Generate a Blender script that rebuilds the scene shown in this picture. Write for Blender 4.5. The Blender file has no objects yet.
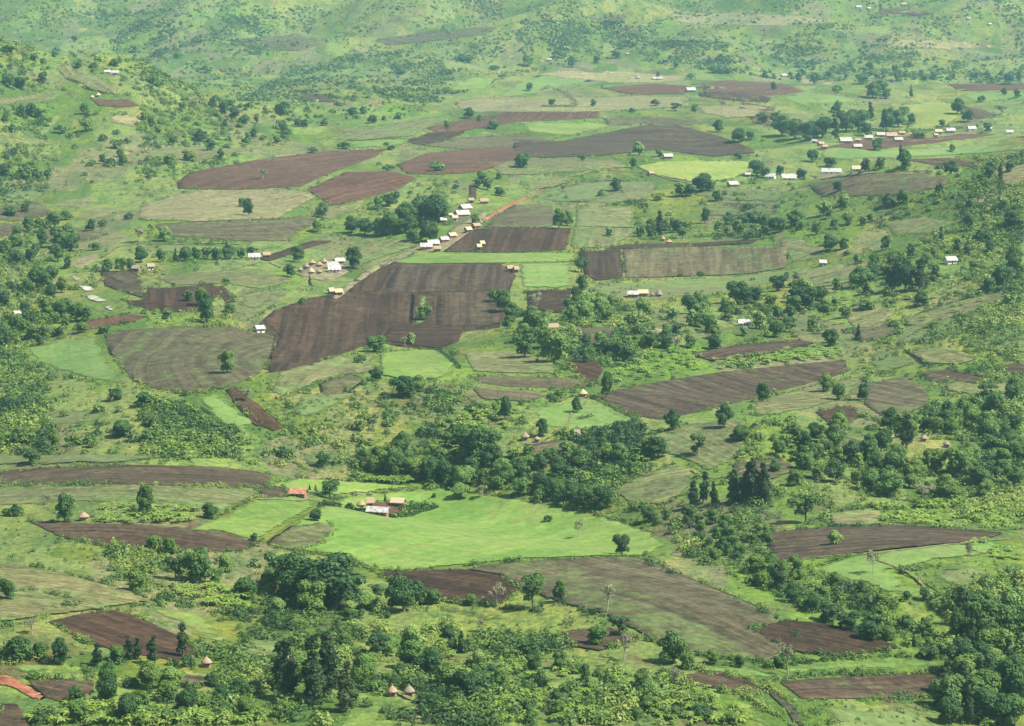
import bpy, math, random
import numpy as np
from mathutils import Vector, Matrix
from mathutils.geometry import delaunay_2d_cdt

random.seed(7)
R = np.random.default_rng(11)
scene = bpy.context.scene
col = scene.collection

# ----------------------------------------------------------------------------- camera
W, HH, F = 1024, 726, 2904.0
CAMH, PITCH = 215.0, math.radians(8.67)
cam_d = bpy.data.cameras.new('camera')
cam_d.sensor_width = 36.0
cam_d.lens = 36.0 * F / W
cam_d.clip_start, cam_d.clip_end = 1.0, 30000.0
cam = bpy.data.objects.new('camera', cam_d)
cam.location = (0, 0, CAMH)
cam.rotation_euler = (math.pi / 2 - PITCH, 0, 0)
col.objects.link(cam)
scene.camera = cam

# ----------------------------------------------------------------------------- terrain height
def sstep(a, b, x):
    t = np.clip((x - a) / (b - a), 0, 1)
    return t * t * (3 - 2 * t)

_w = np.random.default_rng(5)
def _waves(lmin, lmax, n):
    a = _w.uniform(0, 2 * math.pi, n)
    k = 2 * math.pi / np.exp(_w.uniform(math.log(lmin), math.log(lmax), n))
    return np.cos(a) * k, np.sin(a) * k, _w.uniform(0, 2 * math.pi, n)
W_GUL = _waves(120, 260, 9)
W_BIG, W_MID, W_FAR = _waves(190, 420, 9), _waves(65, 120, 9), _waves(260, 700, 12)
def waves(x, y, w):
    s = 0
    for kx, ky, p in zip(*w):
        s = s + np.sin(kx * x + ky * y + p)
    return s / math.sqrt(len(w[0]) / 2)

STREAM = [(-75, 1175), (-12, 1115), (32, 1067), (71, 999), (105, 905), (132, 855), (150, 780), (170, 640)]
def dist_poly(x, y, pts):
    d = np.full(np.shape(x), 1e9)
    for (ax, ay), (bx, by) in zip(pts[:-1], pts[1:]):
        vx, vy = bx - ax, by - ay
        t = np.clip(((x - ax) * vx + (y - ay) * vy) / (vx * vx + vy * vy), 0, 1)
        d = np.minimum(d, np.hypot(x - ax - t * vx, y - ay - t * vy))
    return d

def H(x, y):
    x = np.asarray(x, float); y = np.asarray(y, float)
    yc = np.minimum(y, 7400)
    t = (yc - 4650 + 0.10 * x) / 160
    rise = 0.19 * 160 * np.logaddexp(0, t)
    z = rise + np.clip(rise / 80, 0, 1) * 17 * waves(x, y, W_FAR) - 34 * sstep(3750, 4350, y + .1 * x)
    dy = y - (2950 + 0.25 * (x + 300))
    g = np.where(dy < 0, np.exp(-(dy / 520) ** 2), np.exp(-(dy / 300) ** 2))
    lm = sstep(-90, -600, x) * g
    z = z + 92 * lm + 11 * np.clip(lm * 2.5, 0, 1) * waves(x, y, W_GUL)
    dy = y - 2050
    g = np.where(dy < 0, np.exp(-(dy / 430) ** 2), np.exp(-(dy / 260) ** 2))
    rm = sstep(110, 430, x) * g
    z = z + 62 * rm + 5 * np.clip(rm * 2.5, 0, 1) * waves(x, y, W_GUL)
    dy = y - 830
    z = z + 13 * sstep(-40, -150, x) * np.exp(-(dy / 95) ** 2)
    z = z - 10 * np.exp(-(dist_poly(x, y, STREAM) / 50) ** 2)
    z = z + 9 * np.exp(-((x + 165) / 75) ** 2 - ((y - 1420) / 110) ** 2)
    z = z + 4.2 * waves(x, y, W_BIG) + 0.6 * waves(x, y, W_MID)
    return z

xs = np.concatenate([-np.geomspace(7000, 1000, 16)[:-1], np.arange(-1000, -620, 20), np.arange(-620, 621, 6.5), np.arange(640, 1001, 20), np.geomspace(1000, 7000, 16)[1:]])
ys = np.concatenate([[-3000, -1500, -600, 0, 250, 400, 500, 560], np.arange(600, 2300, 5), np.arange(2300, 3600, 8), np.arange(3600, 6300, 12), np.arange(6300, 7600, 40), [8000, 9000, 11000]])
X, Y = np.meshgrid(xs, ys)
Z = H(X, Y)
nx, ny = len(xs), len(ys)

def HB(x, y):
    """height of the terrain sheet, read off its own grid"""
    x = np.clip(np.asarray(x, float), xs[0], xs[-1] - 1e-3); y = np.clip(np.asarray(y, float), ys[0], ys[-1] - 1e-3)
    i = np.clip(np.searchsorted(xs, x, 'right') - 1, 0, nx - 2); j = np.clip(np.searchsorted(ys, y, 'right') - 1, 0, ny - 2)
    u = (x - xs[i]) / (xs[i + 1] - xs[i]); v = (y - ys[j]) / (ys[j + 1] - ys[j])
    return (Z[j, i] * (1 - u) + Z[j, i + 1] * u) * (1 - v) + (Z[j + 1, i] * (1 - u) + Z[j + 1, i + 1] * u) * v

CP, SP = math.cos(PITCH), math.sin(PITCH)
def cast(px, py):
    """Where the lines of sight through these picture points meet the ground (world x, y, z)."""
    px = np.atleast_1d(np.asarray(px, float)); py = np.atleast_1d(np.asarray(py, float))
    cx = (px - W / 2) / F; cy = (HH / 2 - py) / F
    dx, dyv, dz = cx, CP + cy * SP, cy * CP - SP
    if len(px) > 4000:
        return np.concatenate([cast(px[k:k + 4000], py[k:k + 4000]) for k in range(0, len(px), 4000)])
    yl = np.geomspace(480, 7900, 600)
    Y = yl[None, :]
    T = Y / dyv[:, None]
    gap = CAMH + dz[:, None] * T - HB(dx[:, None] * T, np.broadcast_to(Y, T.shape))
    hit = gap < 0
    i = np.clip(np.where(hit.any(1), hit.argmax(1), len(yl) - 1), 1, None)
    r = np.arange(len(px))
    a, b = gap[r, i - 1], gap[r, i]
    f = np.clip(a / (a - b + 1e-9), 0, 1)
    yy = yl[i - 1] + f * (yl[i] - yl[i - 1])
    xx = dx * yy / dyv
    return np.stack([xx, yy, HB(xx, yy)], 1)

def cast1(px, py):
    return cast([px], [py])[0]

# ----------------------------------------------------------------------------- mesh helpers
class MB:
    def __init__(self):
        self.v, self.f, self.m, self.n = [], [], [], 0
        self.tint = []
    def add(self, v, f, mi=0, tint=None):
        v = np.asarray(v, float).reshape(-1, 3)
        self.v.append(v)
        for q in f:
            self.f.append([k + self.n for k in q]); self.m.append(mi)
        if tint is not None:
            self.tint.append(np.broadcast_to(tint, (len(v),)))
        self.n += len(v)
    def quads(self, v, mi=0, tint=None):
        n = len(v) // 4
        f = (np.arange(n * 4).reshape(n, 4)).tolist()
        self.add(v, f, mi, tint)
    def box(self, x0, x1, y0, y1, z0, z1, mi=0):
        v = [(x, y, z) for z in (z0, z1) for y in (y0, y1) for x in (x0, x1)]
        self.add(v, [(0, 2, 3, 1), (4, 5, 7, 6), (0, 1, 5, 4), (2, 6, 7, 3), (0, 4, 6, 2), (1, 3, 7, 5)], mi)
    def tube(self, pts, rad, n=6, mi=0, cap=True):
        pts = [Vector(p) for p in pts]
        rings = []
        for k, p in enumerate(pts):
            d = (pts[min(k + 1, len(pts) - 1)] - pts[max(k - 1, 0)]).normalized()
            a = d.orthogonal().normalized(); b = d.cross(a)
            rings += [p + rad[k] * (a * math.cos(2 * math.pi * j / n) + b * math.sin(2 * math.pi * j / n)) for j in range(n)]
        f = []
        for k in range(len(pts) - 1):
            for j in range(n):
                f.append((k * n + j, k * n + (j + 1) % n, (k + 1) * n + (j + 1) % n, (k + 1) * n + j))
        if cap:
            f.append(tuple(range((len(pts) - 1) * n, len(pts) * n)))
        self.add([tuple(r) for r in rings], f, mi)
    def quadmesh(self, name, mat):
        V = np.concatenate(self.v).astype(np.float32); n = len(V) // 4
        me = bpy.data.meshes.new(name)
        me.vertices.add(len(V)); me.vertices.foreach_set('co', V.ravel())
        me.loops.add(len(V)); me.loops.foreach_set('vertex_index', np.arange(len(V), dtype=np.int32))
        me.polygons.add(n); me.polygons.foreach_set('loop_start', np.arange(0, len(V), 4, dtype=np.int32))
        me.materials.append(mat)
        if self.tint:
            a = me.attributes.new('tint', 'FLOAT', 'POINT'); a.data.foreach_set('value', np.concatenate(self.tint).astype(np.float32))
        me.update(calc_edges=True); me.validate()
        return me
    def quads_fast(self, v, tint):
        self.v.append(v); self.tint.append(tint)
    def mesh(self, name, mats, smooth=False):
        me = bpy.data.meshes.new(name)
        V = np.concatenate(self.v)
        me.from_pydata(V.tolist(), [], self.f)
        for m in (mats if isinstance(mats, (list, tuple)) else [mats]):
            me.materials.append(m)
        me.polygons.foreach_set('material_index', self.m)
        if smooth:
            me.polygons.foreach_set('use_smooth', [True] * len(self.f))
        if self.tint:
            a = me.attributes.new('tint', 'FLOAT', 'POINT')
            a.data.foreach_set('value', np.concatenate(self.tint))
        me.update()
        return me

def obj(name, me, parent=None, loc=None):
    o = bpy.data.objects.new(name, me)
    col.objects.link(o)
    if parent is not None: o.parent = parent
    if loc is not None: o.location = loc
    return o

def tag(o, label=None, cat=None, group=None, kind=None):
    if label: o['label'] = label
    if cat: o['category'] = cat
    if group: o['group'] = group
    if kind: o['kind'] = kind
    return o

# ----------------------------------------------------------------------------- material helpers
class NT:
    def __init__(self, name):
        self.mat = bpy.data.materials.new(name)
        self.mat.use_nodes = True
        self.t = self.mat.node_tree
        self.t.nodes.clear()
        self.out = self.t.nodes.new('ShaderNodeOutputMaterial')
    def n(self, typ, **kw):
        nd = self.t.nodes.new(typ)
        for k, v in kw.items(): setattr(nd, k, v)
        return nd
    def link(self, a, b): self.t.links.new(a, b)
    def setin(self, nd, key, v):
        if hasattr(v, 'is_output') or isinstance(v, bpy.types.NodeSocket): self.link(v, nd.inputs[key])
        else: nd.inputs[key].default_value = v
    def coord(self): return self.n('ShaderNodeTexCoord').outputs['Object']
    def mapping(self, src, rot=0, scale=(1, 1, 1), loc=(0, 0, 0)):
        m = self.n('ShaderNodeMapping'); self.link(src, m.inputs['Vector'])
        m.inputs['Rotation'].default_value = (0, 0, rot)
        m.inputs['Scale'].default_value = scale
        m.inputs['Location'].default_value = loc
        return m.outputs[0]
    def noise(self, vec, scale, detail=3, rough=0.55, dist=0.0):
        nd = self.n('ShaderNodeTexNoise'); self.link(vec, nd.inputs['Vector'])
        nd.inputs['Scale'].default_value = scale; nd.inputs['Detail'].default_value = detail
        nd.inputs['Roughness'].default_value = rough; nd.inputs['Distortion'].default_value = dist
        return nd.outputs[0]
    def ramp(self, fac, a, b):
        nd = self.n('ShaderNodeMapRange'); self.link(fac, nd.inputs['Value'])
        nd.inputs['From Min'].default_value = a; nd.inputs['From Max'].default_value = b
        nd.interpolation_type = 'SMOOTHSTEP'
        return nd.outputs[0]
    def math(self, op, a, b=0.0):
        nd = self.n('ShaderNodeMath', operation=op)
        self.setin(nd, 0, a); self.setin(nd, 1, b)
        return nd.outputs[0]
    def mix(self, fac, a, b, blend='MIX'):
        nd = self.n('ShaderNodeMix', data_type='RGBA', blend_type=blend)
        fi = nd.inputs[0]; ai = nd.inputs[6]; bi = nd.inputs[7]
        for s, v in ((fi, fac), (ai, a), (bi, b)):
            if isinstance(v, bpy.types.NodeSocket): self.link(v, s)
            elif s is fi: s.default_value = v
            else: s.default_value = (*v, 1) if len(v) == 3 else v
        return nd.outputs[2]
    def cramp(self, fac, stops):
        nd = self.n('ShaderNodeValToRGB'); self.link(fac, nd.inputs[0])
        e = nd.color_ramp.elements
        while len(e) < len(stops): e.new(0.5)
        for k, (p, c) in enumerate(stops):
            e[k].position = p; e[k].color = (*c, 1)
        return nd.outputs[0]
    def value_shift(self, color, v):
        """multiply colour by a factor socket"""
        nd = self.n('ShaderNodeVectorMath', operation='SCALE')
        self.link(color, nd.inputs[0]); self.setin(nd, 'Scale', v)
        return nd.outputs[0]
    def surf(self, color, rough=0.9, bump=None, strength=0.3, dist=0.3):
        p = self.n('ShaderNodeBsdfPrincipled')
        if isinstance(color, bpy.types.NodeSocket): self.link(color, p.inputs['Base Color'])
        else: p.inputs['Base Color'].default_value = (*color, 1)
        p.inputs['Roughness'].default_value = rough
        p.inputs['Specular IOR Level'].default_value = 0.15
        if bump is not None:
            b = self.n('ShaderNodeBump'); self.link(bump, b.inputs['Height'])
            b.inputs['Strength'].default_value = strength; b.inputs['Distance'].default_value = dist
            self.link(b.outputs[0], p.inputs['Normal'])
        self.link(p.outputs[0], self.out.inputs['Surface'])
        return self.mat

def leaf_mat(name, stops, transl=0.18, tint=False):
    m = NT(name)
    if tint:
        f = m.n('ShaderNodeAttribute', attribute_name='tint').outputs['Fac']
        n = m.noise(m.coord(), 0.6, 2)
        f = m.math('ADD', f, m.math('MULTIPLY', m.math('SUBTRACT', n, 0.5), 0.35))
    else:
        rnd = m.n('ShaderNodeObjectInfo').outputs['Random']
        n = m.noise(m.coord(), 0.45, 3)
        f = m.math('ADD', m.math('MULTIPLY', rnd, 0.55), m.math('MULTIPLY', m.ramp(n, 0.3, 0.7), 0.45))
    c = m.cramp(f, stops)
    d = m.n('ShaderNodeBsdfPrincipled'); m.link(c, d.inputs['Base Color'])
    d.inputs['Roughness'].default_value = 0.6; d.inputs['Specular IOR Level'].default_value = 0.25
    t = m.n('ShaderNodeBsdfTranslucent'); m.link(m.value_shift(c, 1.2), t.inputs['Color'])
    x = m.n('ShaderNodeMixShader'); x.inputs[0].default_value = transl
    m.link(d.outputs[0], x.inputs[1]); m.link(t.outputs[0], x.inputs[2])
    m.link(x.outputs[0], m.out.inputs['Surface'])
    return m.mat

def bark_mat(name, a, b):
    m = NT(name)
    n = m.noise(m.mapping(m.coord(), 0, (3, 3, .6)), 2.0, 4)
    return m.surf(m.mix(n, a, b), 0.9)

BARK = bark_mat('brown_bark', (.09, .07, .05), (.19, .155, .12))
PALEBARK = bark_mat('pale_bark', (.22, .19, .16), (.42, .38, .33))
LEAF_DARK = leaf_mat('dark_leaves', [(0, (.020, .058, .016)), (.5, (.042, .102, .022)), (1, (.094, .168, .030))])
LEAF_DOME = leaf_mat('deep_green_leaves', [(0, (.024, .064, .018)), (.5, (.050, .112, .026)), (1, (.108, .178, .034))])
LEAF_MID = leaf_mat('mid_leaves', [(0, (.042, .104, .022)), (.5, (.082, .160, .028)), (1, (.155, .225, .036))])
LEAF_LIGHT = leaf_mat('light_leaves', [(0, (.11, .20, .04)), (.5, (.15, .25, .055)), (1, (.21, .29, .07))])
LEAF_EUC = leaf_mat('eucalyptus_leaves', [(0, (.018, .040, .014)), (.5, (.038, .070, .020)), (1, (.080, .110, .028))])
LEAF_PALE = leaf_mat('pale_leaves', [(0, (.17, .18, .10)), (.5, (.22, .23, .12)), (1, (.28, .27, .16))])
LEAF_BANANA = leaf_mat('banana_leaves', [(0, (.11, .21, .03)), (.5, (.18, .29, .042)), (1, (.27, .35, .065))], .35, tint=True)
BLOSSOM = leaf_mat('orange_blossom', [(0, (.26, .085, .035)), (1, (.36, .15, .06))])
SCRUB = leaf_mat('scrub_leaves', [(0, (.019, .052, .016)), (.3, (.048, .105, .024)), (.65, (.110, .190, .034)), (1, (.22, .275, .06))], .2, tint=True)

# ----------------------------------------------------------------------------- ground materials
def ground_material():
    m = NT('valley_grass')
    P = m.coord()
    S = m.mapping(P, 0.35, (1, .45, 1))            # land cover runs in bands down the slopes
    S2 = m.mapping(P, -0.5, (1, .4, 1))
    a = m.noise(S, 1 / 210, 4, .6, .6)
    b = m.noise(S2, 1 / 60, 5, .62, .8)
    c = m.noise(S, 1 / 14, 5, .7)
    d = m.noise(P, 1 / 2.4, 4, .7)
    lush, olive, dull, straw, soil = (.094, .176, .015), (.130, .142, .022), (.054, .100, .015), (.20, .185, .06), (.078, .050, .030)
    base = m.mix(m.ramp(a, .42, .64), olive, lush)
    base = m.mix(m.ramp(b, .36, .58), base, dull)
    v = m.n('ShaderNodeTexVoronoi', feature='F1', distance='CHEBYCHEV')
    m.link(m.mapping(P, .22, (1 / 46, 1 / 105, 0)), v.inputs['Vector']); v.inputs['Scale'].default_value = 1
    plot = m.n('ShaderNodeSeparateColor'); m.link(v.outputs['Color'], plot.inputs[0])
    base = m.mix(m.math('MULTIPLY', m.ramp(plot.outputs[0], .62, .70), .55), base, (.17, .20, .065))
    base = m.mix(m.math('MULTIPLY', m.ramp(plot.outputs[1], .74, .80), .6), base, (.135, .115, .07))
    base = m.mix(m.math('MULTIPLY', m.ramp(plot.outputs[2], .72, .78), .5), base, (.115, .185, .030))
    base = m.mix(m.math('MULTIPLY', m.ramp(m.noise(S2, 1 / 33, 5, .65), .57, .67), .75), base, straw)
    base = m.mix(m.math('MULTIPLY', m.ramp(m.noise(S, 1 / 41, 5, .7, .5), .56, .67), .75), base, soil)
    base = m.mix(m.math('MULTIPLY', m.ramp(m.noise(S2, 1 / 130, 3, .6), .50, .66), .45), base, (.19, .20, .032))
    base = m.mix(m.math('MULTIPLY', m.ramp(c, .47, .64), .65), base, (.046, .092, .024))
    base = m.mix(m.math('MULTIPLY', m.ramp(m.noise(S2, 1 / 6.5, 4, .7), .56, .66), .6), base, (.045, .085, .026))
    zz = m.n('ShaderNodeSeparateXYZ'); m.link(P, zz.inputs[0])
    fr = m.math('FRACT', m.math('ADD', m.math('MULTIPLY', zz.outputs['Z'], .42), m.math('MULTIPLY', m.noise(P, 1 / 26, 3), 1.6)))
    bund = m.math('MULTIPLY', m.ramp(fr, .80, .90), m.ramp(m.noise(S2, 1 / 110, 2), .46, .56))
    base = m.mix(m.math('MULTIPLY', bund, .6), base, (.040, .080, .026))
    pale = m.math('MULTIPLY', m.ramp(fr, .93, .97), m.ramp(m.noise(S, 1 / 80, 2), .54, .62))
    base = m.mix(m.math('MULTIPLY', pale, .5), base, (.17, .17, .07))
    base = m.value_shift(base, m.math('ADD', .62, m.math('MULTIPLY', m.ramp(d, .28, .72), .72)))
    return m.surf(base, .95, m.math('ADD', d, m.math('MULTIPLY', c, 2.0)), .7, .8)

GROUND = ground_material()

#             colour A             colour B            weed colour          weeds  stripes
FT = {
 'P': ((.023, .0128, .0072), (.052, .031, .0175), (.075, .10, .035), .12, .5),
 'R': ((.062, .030, .018), (.100, .053, .033), (.11, .12, .05), .14, .45),
 'B': ((.034, .0225, .0140), (.070, .050, .031), (.080, .115, .035), .28, .5),
 'G': ((.056, .046, .025), (.094, .082, .044), (.080, .130, .034), .42, .45),
 'O': ((.082, .092, .037), (.140, .140, .056), (.085, .150, .04), .45, .45),
 'T': ((.115, .105, .050), (.172, .158, .076), (.12, .16, .05), .35, .35),
 'L': ((.082, .155, .026), (.140, .215, .042), (.160, .185, .055), .5, .30),
 'M': ((.080, .150, .036), (.125, .195, .048), (.13, .14, .055), .40, .25),
 'Y': ((.130, .185, .040), (.185, .225, .056), (.085, .15, .036), .60, .25),
 'Q': ((.150, .190, .040), (.200, .225, .056), (.10, .17, .036), .45, .25),
 'S': ((.170, .150, .070), (.215, .185, .090), (.10, .14, .04), .50, .25),
 'D': ((.072, .118, .036), (.110, .145, .046), (.095, .085, .048), .45, .40),
 'E': ((.200, .075, .040), (.265, .118, .066), (.15, .13, .05), .25, .15),
 'K': ((.260, .270, .225), (.400, .390, .340), (.17, .22, .08), .45, .10),
 'X': ((.030, .024, .020), (.055, .044, .034), (.05, .09, .03), .30, .10),
 'W': ((.150, .120, .072), (.210, .170, .105), (.10, .15, .04), .45, .10),
}
NAMES = {'P': 'ploughed_field', 'R': 'ploughed_field', 'B': 'ploughed_field', 'G': 'fallow_field', 'O': 'stubble_field', 'T': 'stubble_field',
         'L': 'meadow_field', 'M': 'grass_field', 'Y': 'meadow_field', 'S': 'straw_grass', 'Q': 'meadow_field', 'D': 'rough_grass_field', 'E': 'earth_path', 'K': 'rocky_ground', 'X': 'drainage_ditch_ground', 'W': 'dirt_path'}
SOFT = {'K': 2.2, 'W': 1.3, 'E': 1.2, 'X': .6, 'D': 14, 'O': 4, 'M': 8, 'L': 4, 'Y': 12, 'G': 2, 'T': 2, 'S': 12}
def field_material(t, ang, sp, D, ring=None):
    A, B, Wd, weeds, stripes = FT[t]
    j = random.uniform(.88, 1.12); j2 = random.uniform(.95, 1.05)
    A = tuple(c * j * (j2 if k == 0 else 1) for k, c in enumerate(A)); B = tuple(c * j * (j2 if k == 0 else 1) for k, c in enumerate(B))
    m = NT('soil_' + NAMES[t])
    P = m.coord()
    off = (random.uniform(0, 400), random.uniform(0, 400), 0)
    Q = m.mapping(P, 0, (1, 1, 1), off)
    RT = m.mapping(Q, -ang, (1, 1, 1))
    if ring:
        ln = m.n('ShaderNodeVectorMath', operation='LENGTH'); m.link(m.mapping(P, 0, (1, .42, 1), (-ring[0], -ring[1] * .42, 0)), ln.inputs[0])
        cb = m.n('ShaderNodeCombineXYZ'); m.link(ln.outputs['Value'], cb.inputs[1]); RT = cb.outputs[0]
    wob = m.noise(Q, 1 / 30, 2)
    s = m.noise(m.mapping(RT, 0, (1 / 260, 1 / sp, 0)), 1.0, 3, .65)
    s3 = m.noise(m.mapping(RT, 0, (1 / 90, 1 / (sp * .38), 0)), 1.0, 2, .6)
    s2 = m.noise(m.mapping(RT, 0, (1 / 120, 1 / (sp * 4.5), 0)), 1.0, 2, .5)
    big = m.noise(Q, 1 / 55, 4, .6, .4)
    fine = m.noise(Q, 1 / 2.2, 4, .7)
    f = m.math('ADD', m.math('MULTIPLY', m.ramp(s, .41, .59), min(.8, stripes * 1.25)), m.math('MULTIPLY', m.ramp(big, .3, .7), 1 - min(.8, stripes * 1.25)))
    c = m.mix(f, A, B)
    if t in 'PRBGOT': c = m.value_shift(c, m.math('ADD', .80, m.math('MULTIPLY', m.ramp(s3, .34, .66), .40)))
    wf = m.math('ADD', m.math('MULTIPLY', m.noise(Q, 1 / 9, 5, .72), .55), m.math('MULTIPLY', s2, .45))
    c = m.mix(m.math('MULTIPLY', m.ramp(wf, .62 - .34 * weeds, .72 - .22 * weeds), min(.85, .25 + weeds)), c, Wd)
    lo_, am_ = (.72, .5) if t in 'LMYDQ' else (.40, 1.0)
    if t in 'PRBG':
        c = m.mix(m.math('MULTIPLY', m.ramp(m.noise(RT, 1 / 11, 5, .75, 1.0), .64, .74), .35), c, (.20, .165, .12))
    c = m.value_shift(c, m.math('ADD', lo_, m.math('MULTIPLY', m.math('ADD', m.math('MULTIPLY', m.ramp(fine, .3, .7), .55), m.math('MULTIPLY', m.ramp(m.noise(Q, 1 / 5.5, 4, .7), .32, .68), .6)), am_)))
    bm = m.math('ADD', fine, m.math('MULTIPLY', s, 2.2))
    m.surf(c, .95, bm, .6, .5)
    # worn border: the field breaks up into the grass around it
    e = m.n('ShaderNodeAttribute', attribute_name='edge').outputs['Fac']
    wd = SOFT.get(t, .8) * max(1, D / 1500)
    nz = m.math('ADD', m.math('MULTIPLY', m.noise(Q, 1 / (wd * 1.6), 4, .65), .75), m.math('MULTIPLY', fine, .25))
    alpha = m.ramp(m.math('SUBTRACT', m.math('DIVIDE', e, wd), m.math('MULTIPLY', m.math('SUBTRACT', nz, .25), 2.0)), -.12, .12)
    p = [n_ for n_ in m.t.nodes if n_.type == 'BSDF_PRINCIPLED'][0]
    tr = m.n('ShaderNodeBsdfTransparent'); mx = m.n('ShaderNodeMixShader')
    m.link(alpha, mx.inputs[0]); m.link(tr.outputs[0], mx.inputs[1]); m.link(p.outputs[0], mx.inputs[2])
    m.link(mx.outputs[0], m.out.inputs['Surface'])
    return m.mat

# ----------------------------------------------------------------------------- terrain sheet
idx = np.arange(nx * ny).reshape(ny, nx)
faces = np.stack([idx[:-1, :-1], idx[:-1, 1:], idx[1:, 1:], idx[1:, :-1]], -1).reshape(-1, 4)
me = bpy.data.meshes.new('terrain')
me.from_pydata(np.stack([X, Y, Z], -1).reshape(-1, 3).tolist(), [], faces.tolist())
me.polygons.foreach_set('use_smooth', [True] * len(me.polygons))
me.materials.append(GROUND)
tag(obj('terrain', me), kind='structure')

# ----------------------------------------------------------------------------- fields
def inside(px, py, poly):
    px = np.asarray(px, float); py = np.asarray(py, float)
    r = np.zeros(px.shape, bool)
    n = len(poly)
    for k in range(n):
        x0, y0 = poly[k]; x1, y1 = poly[(k + 1) % n]
        c = (y0 > py) != (y1 > py)
        with np.errstate(divide='ignore', invalid='ignore'):
            r ^= c & (px < (x1 - x0) * (py - y0) / ((y1 - y0) or 1e-9) + x0)
    return r

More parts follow.
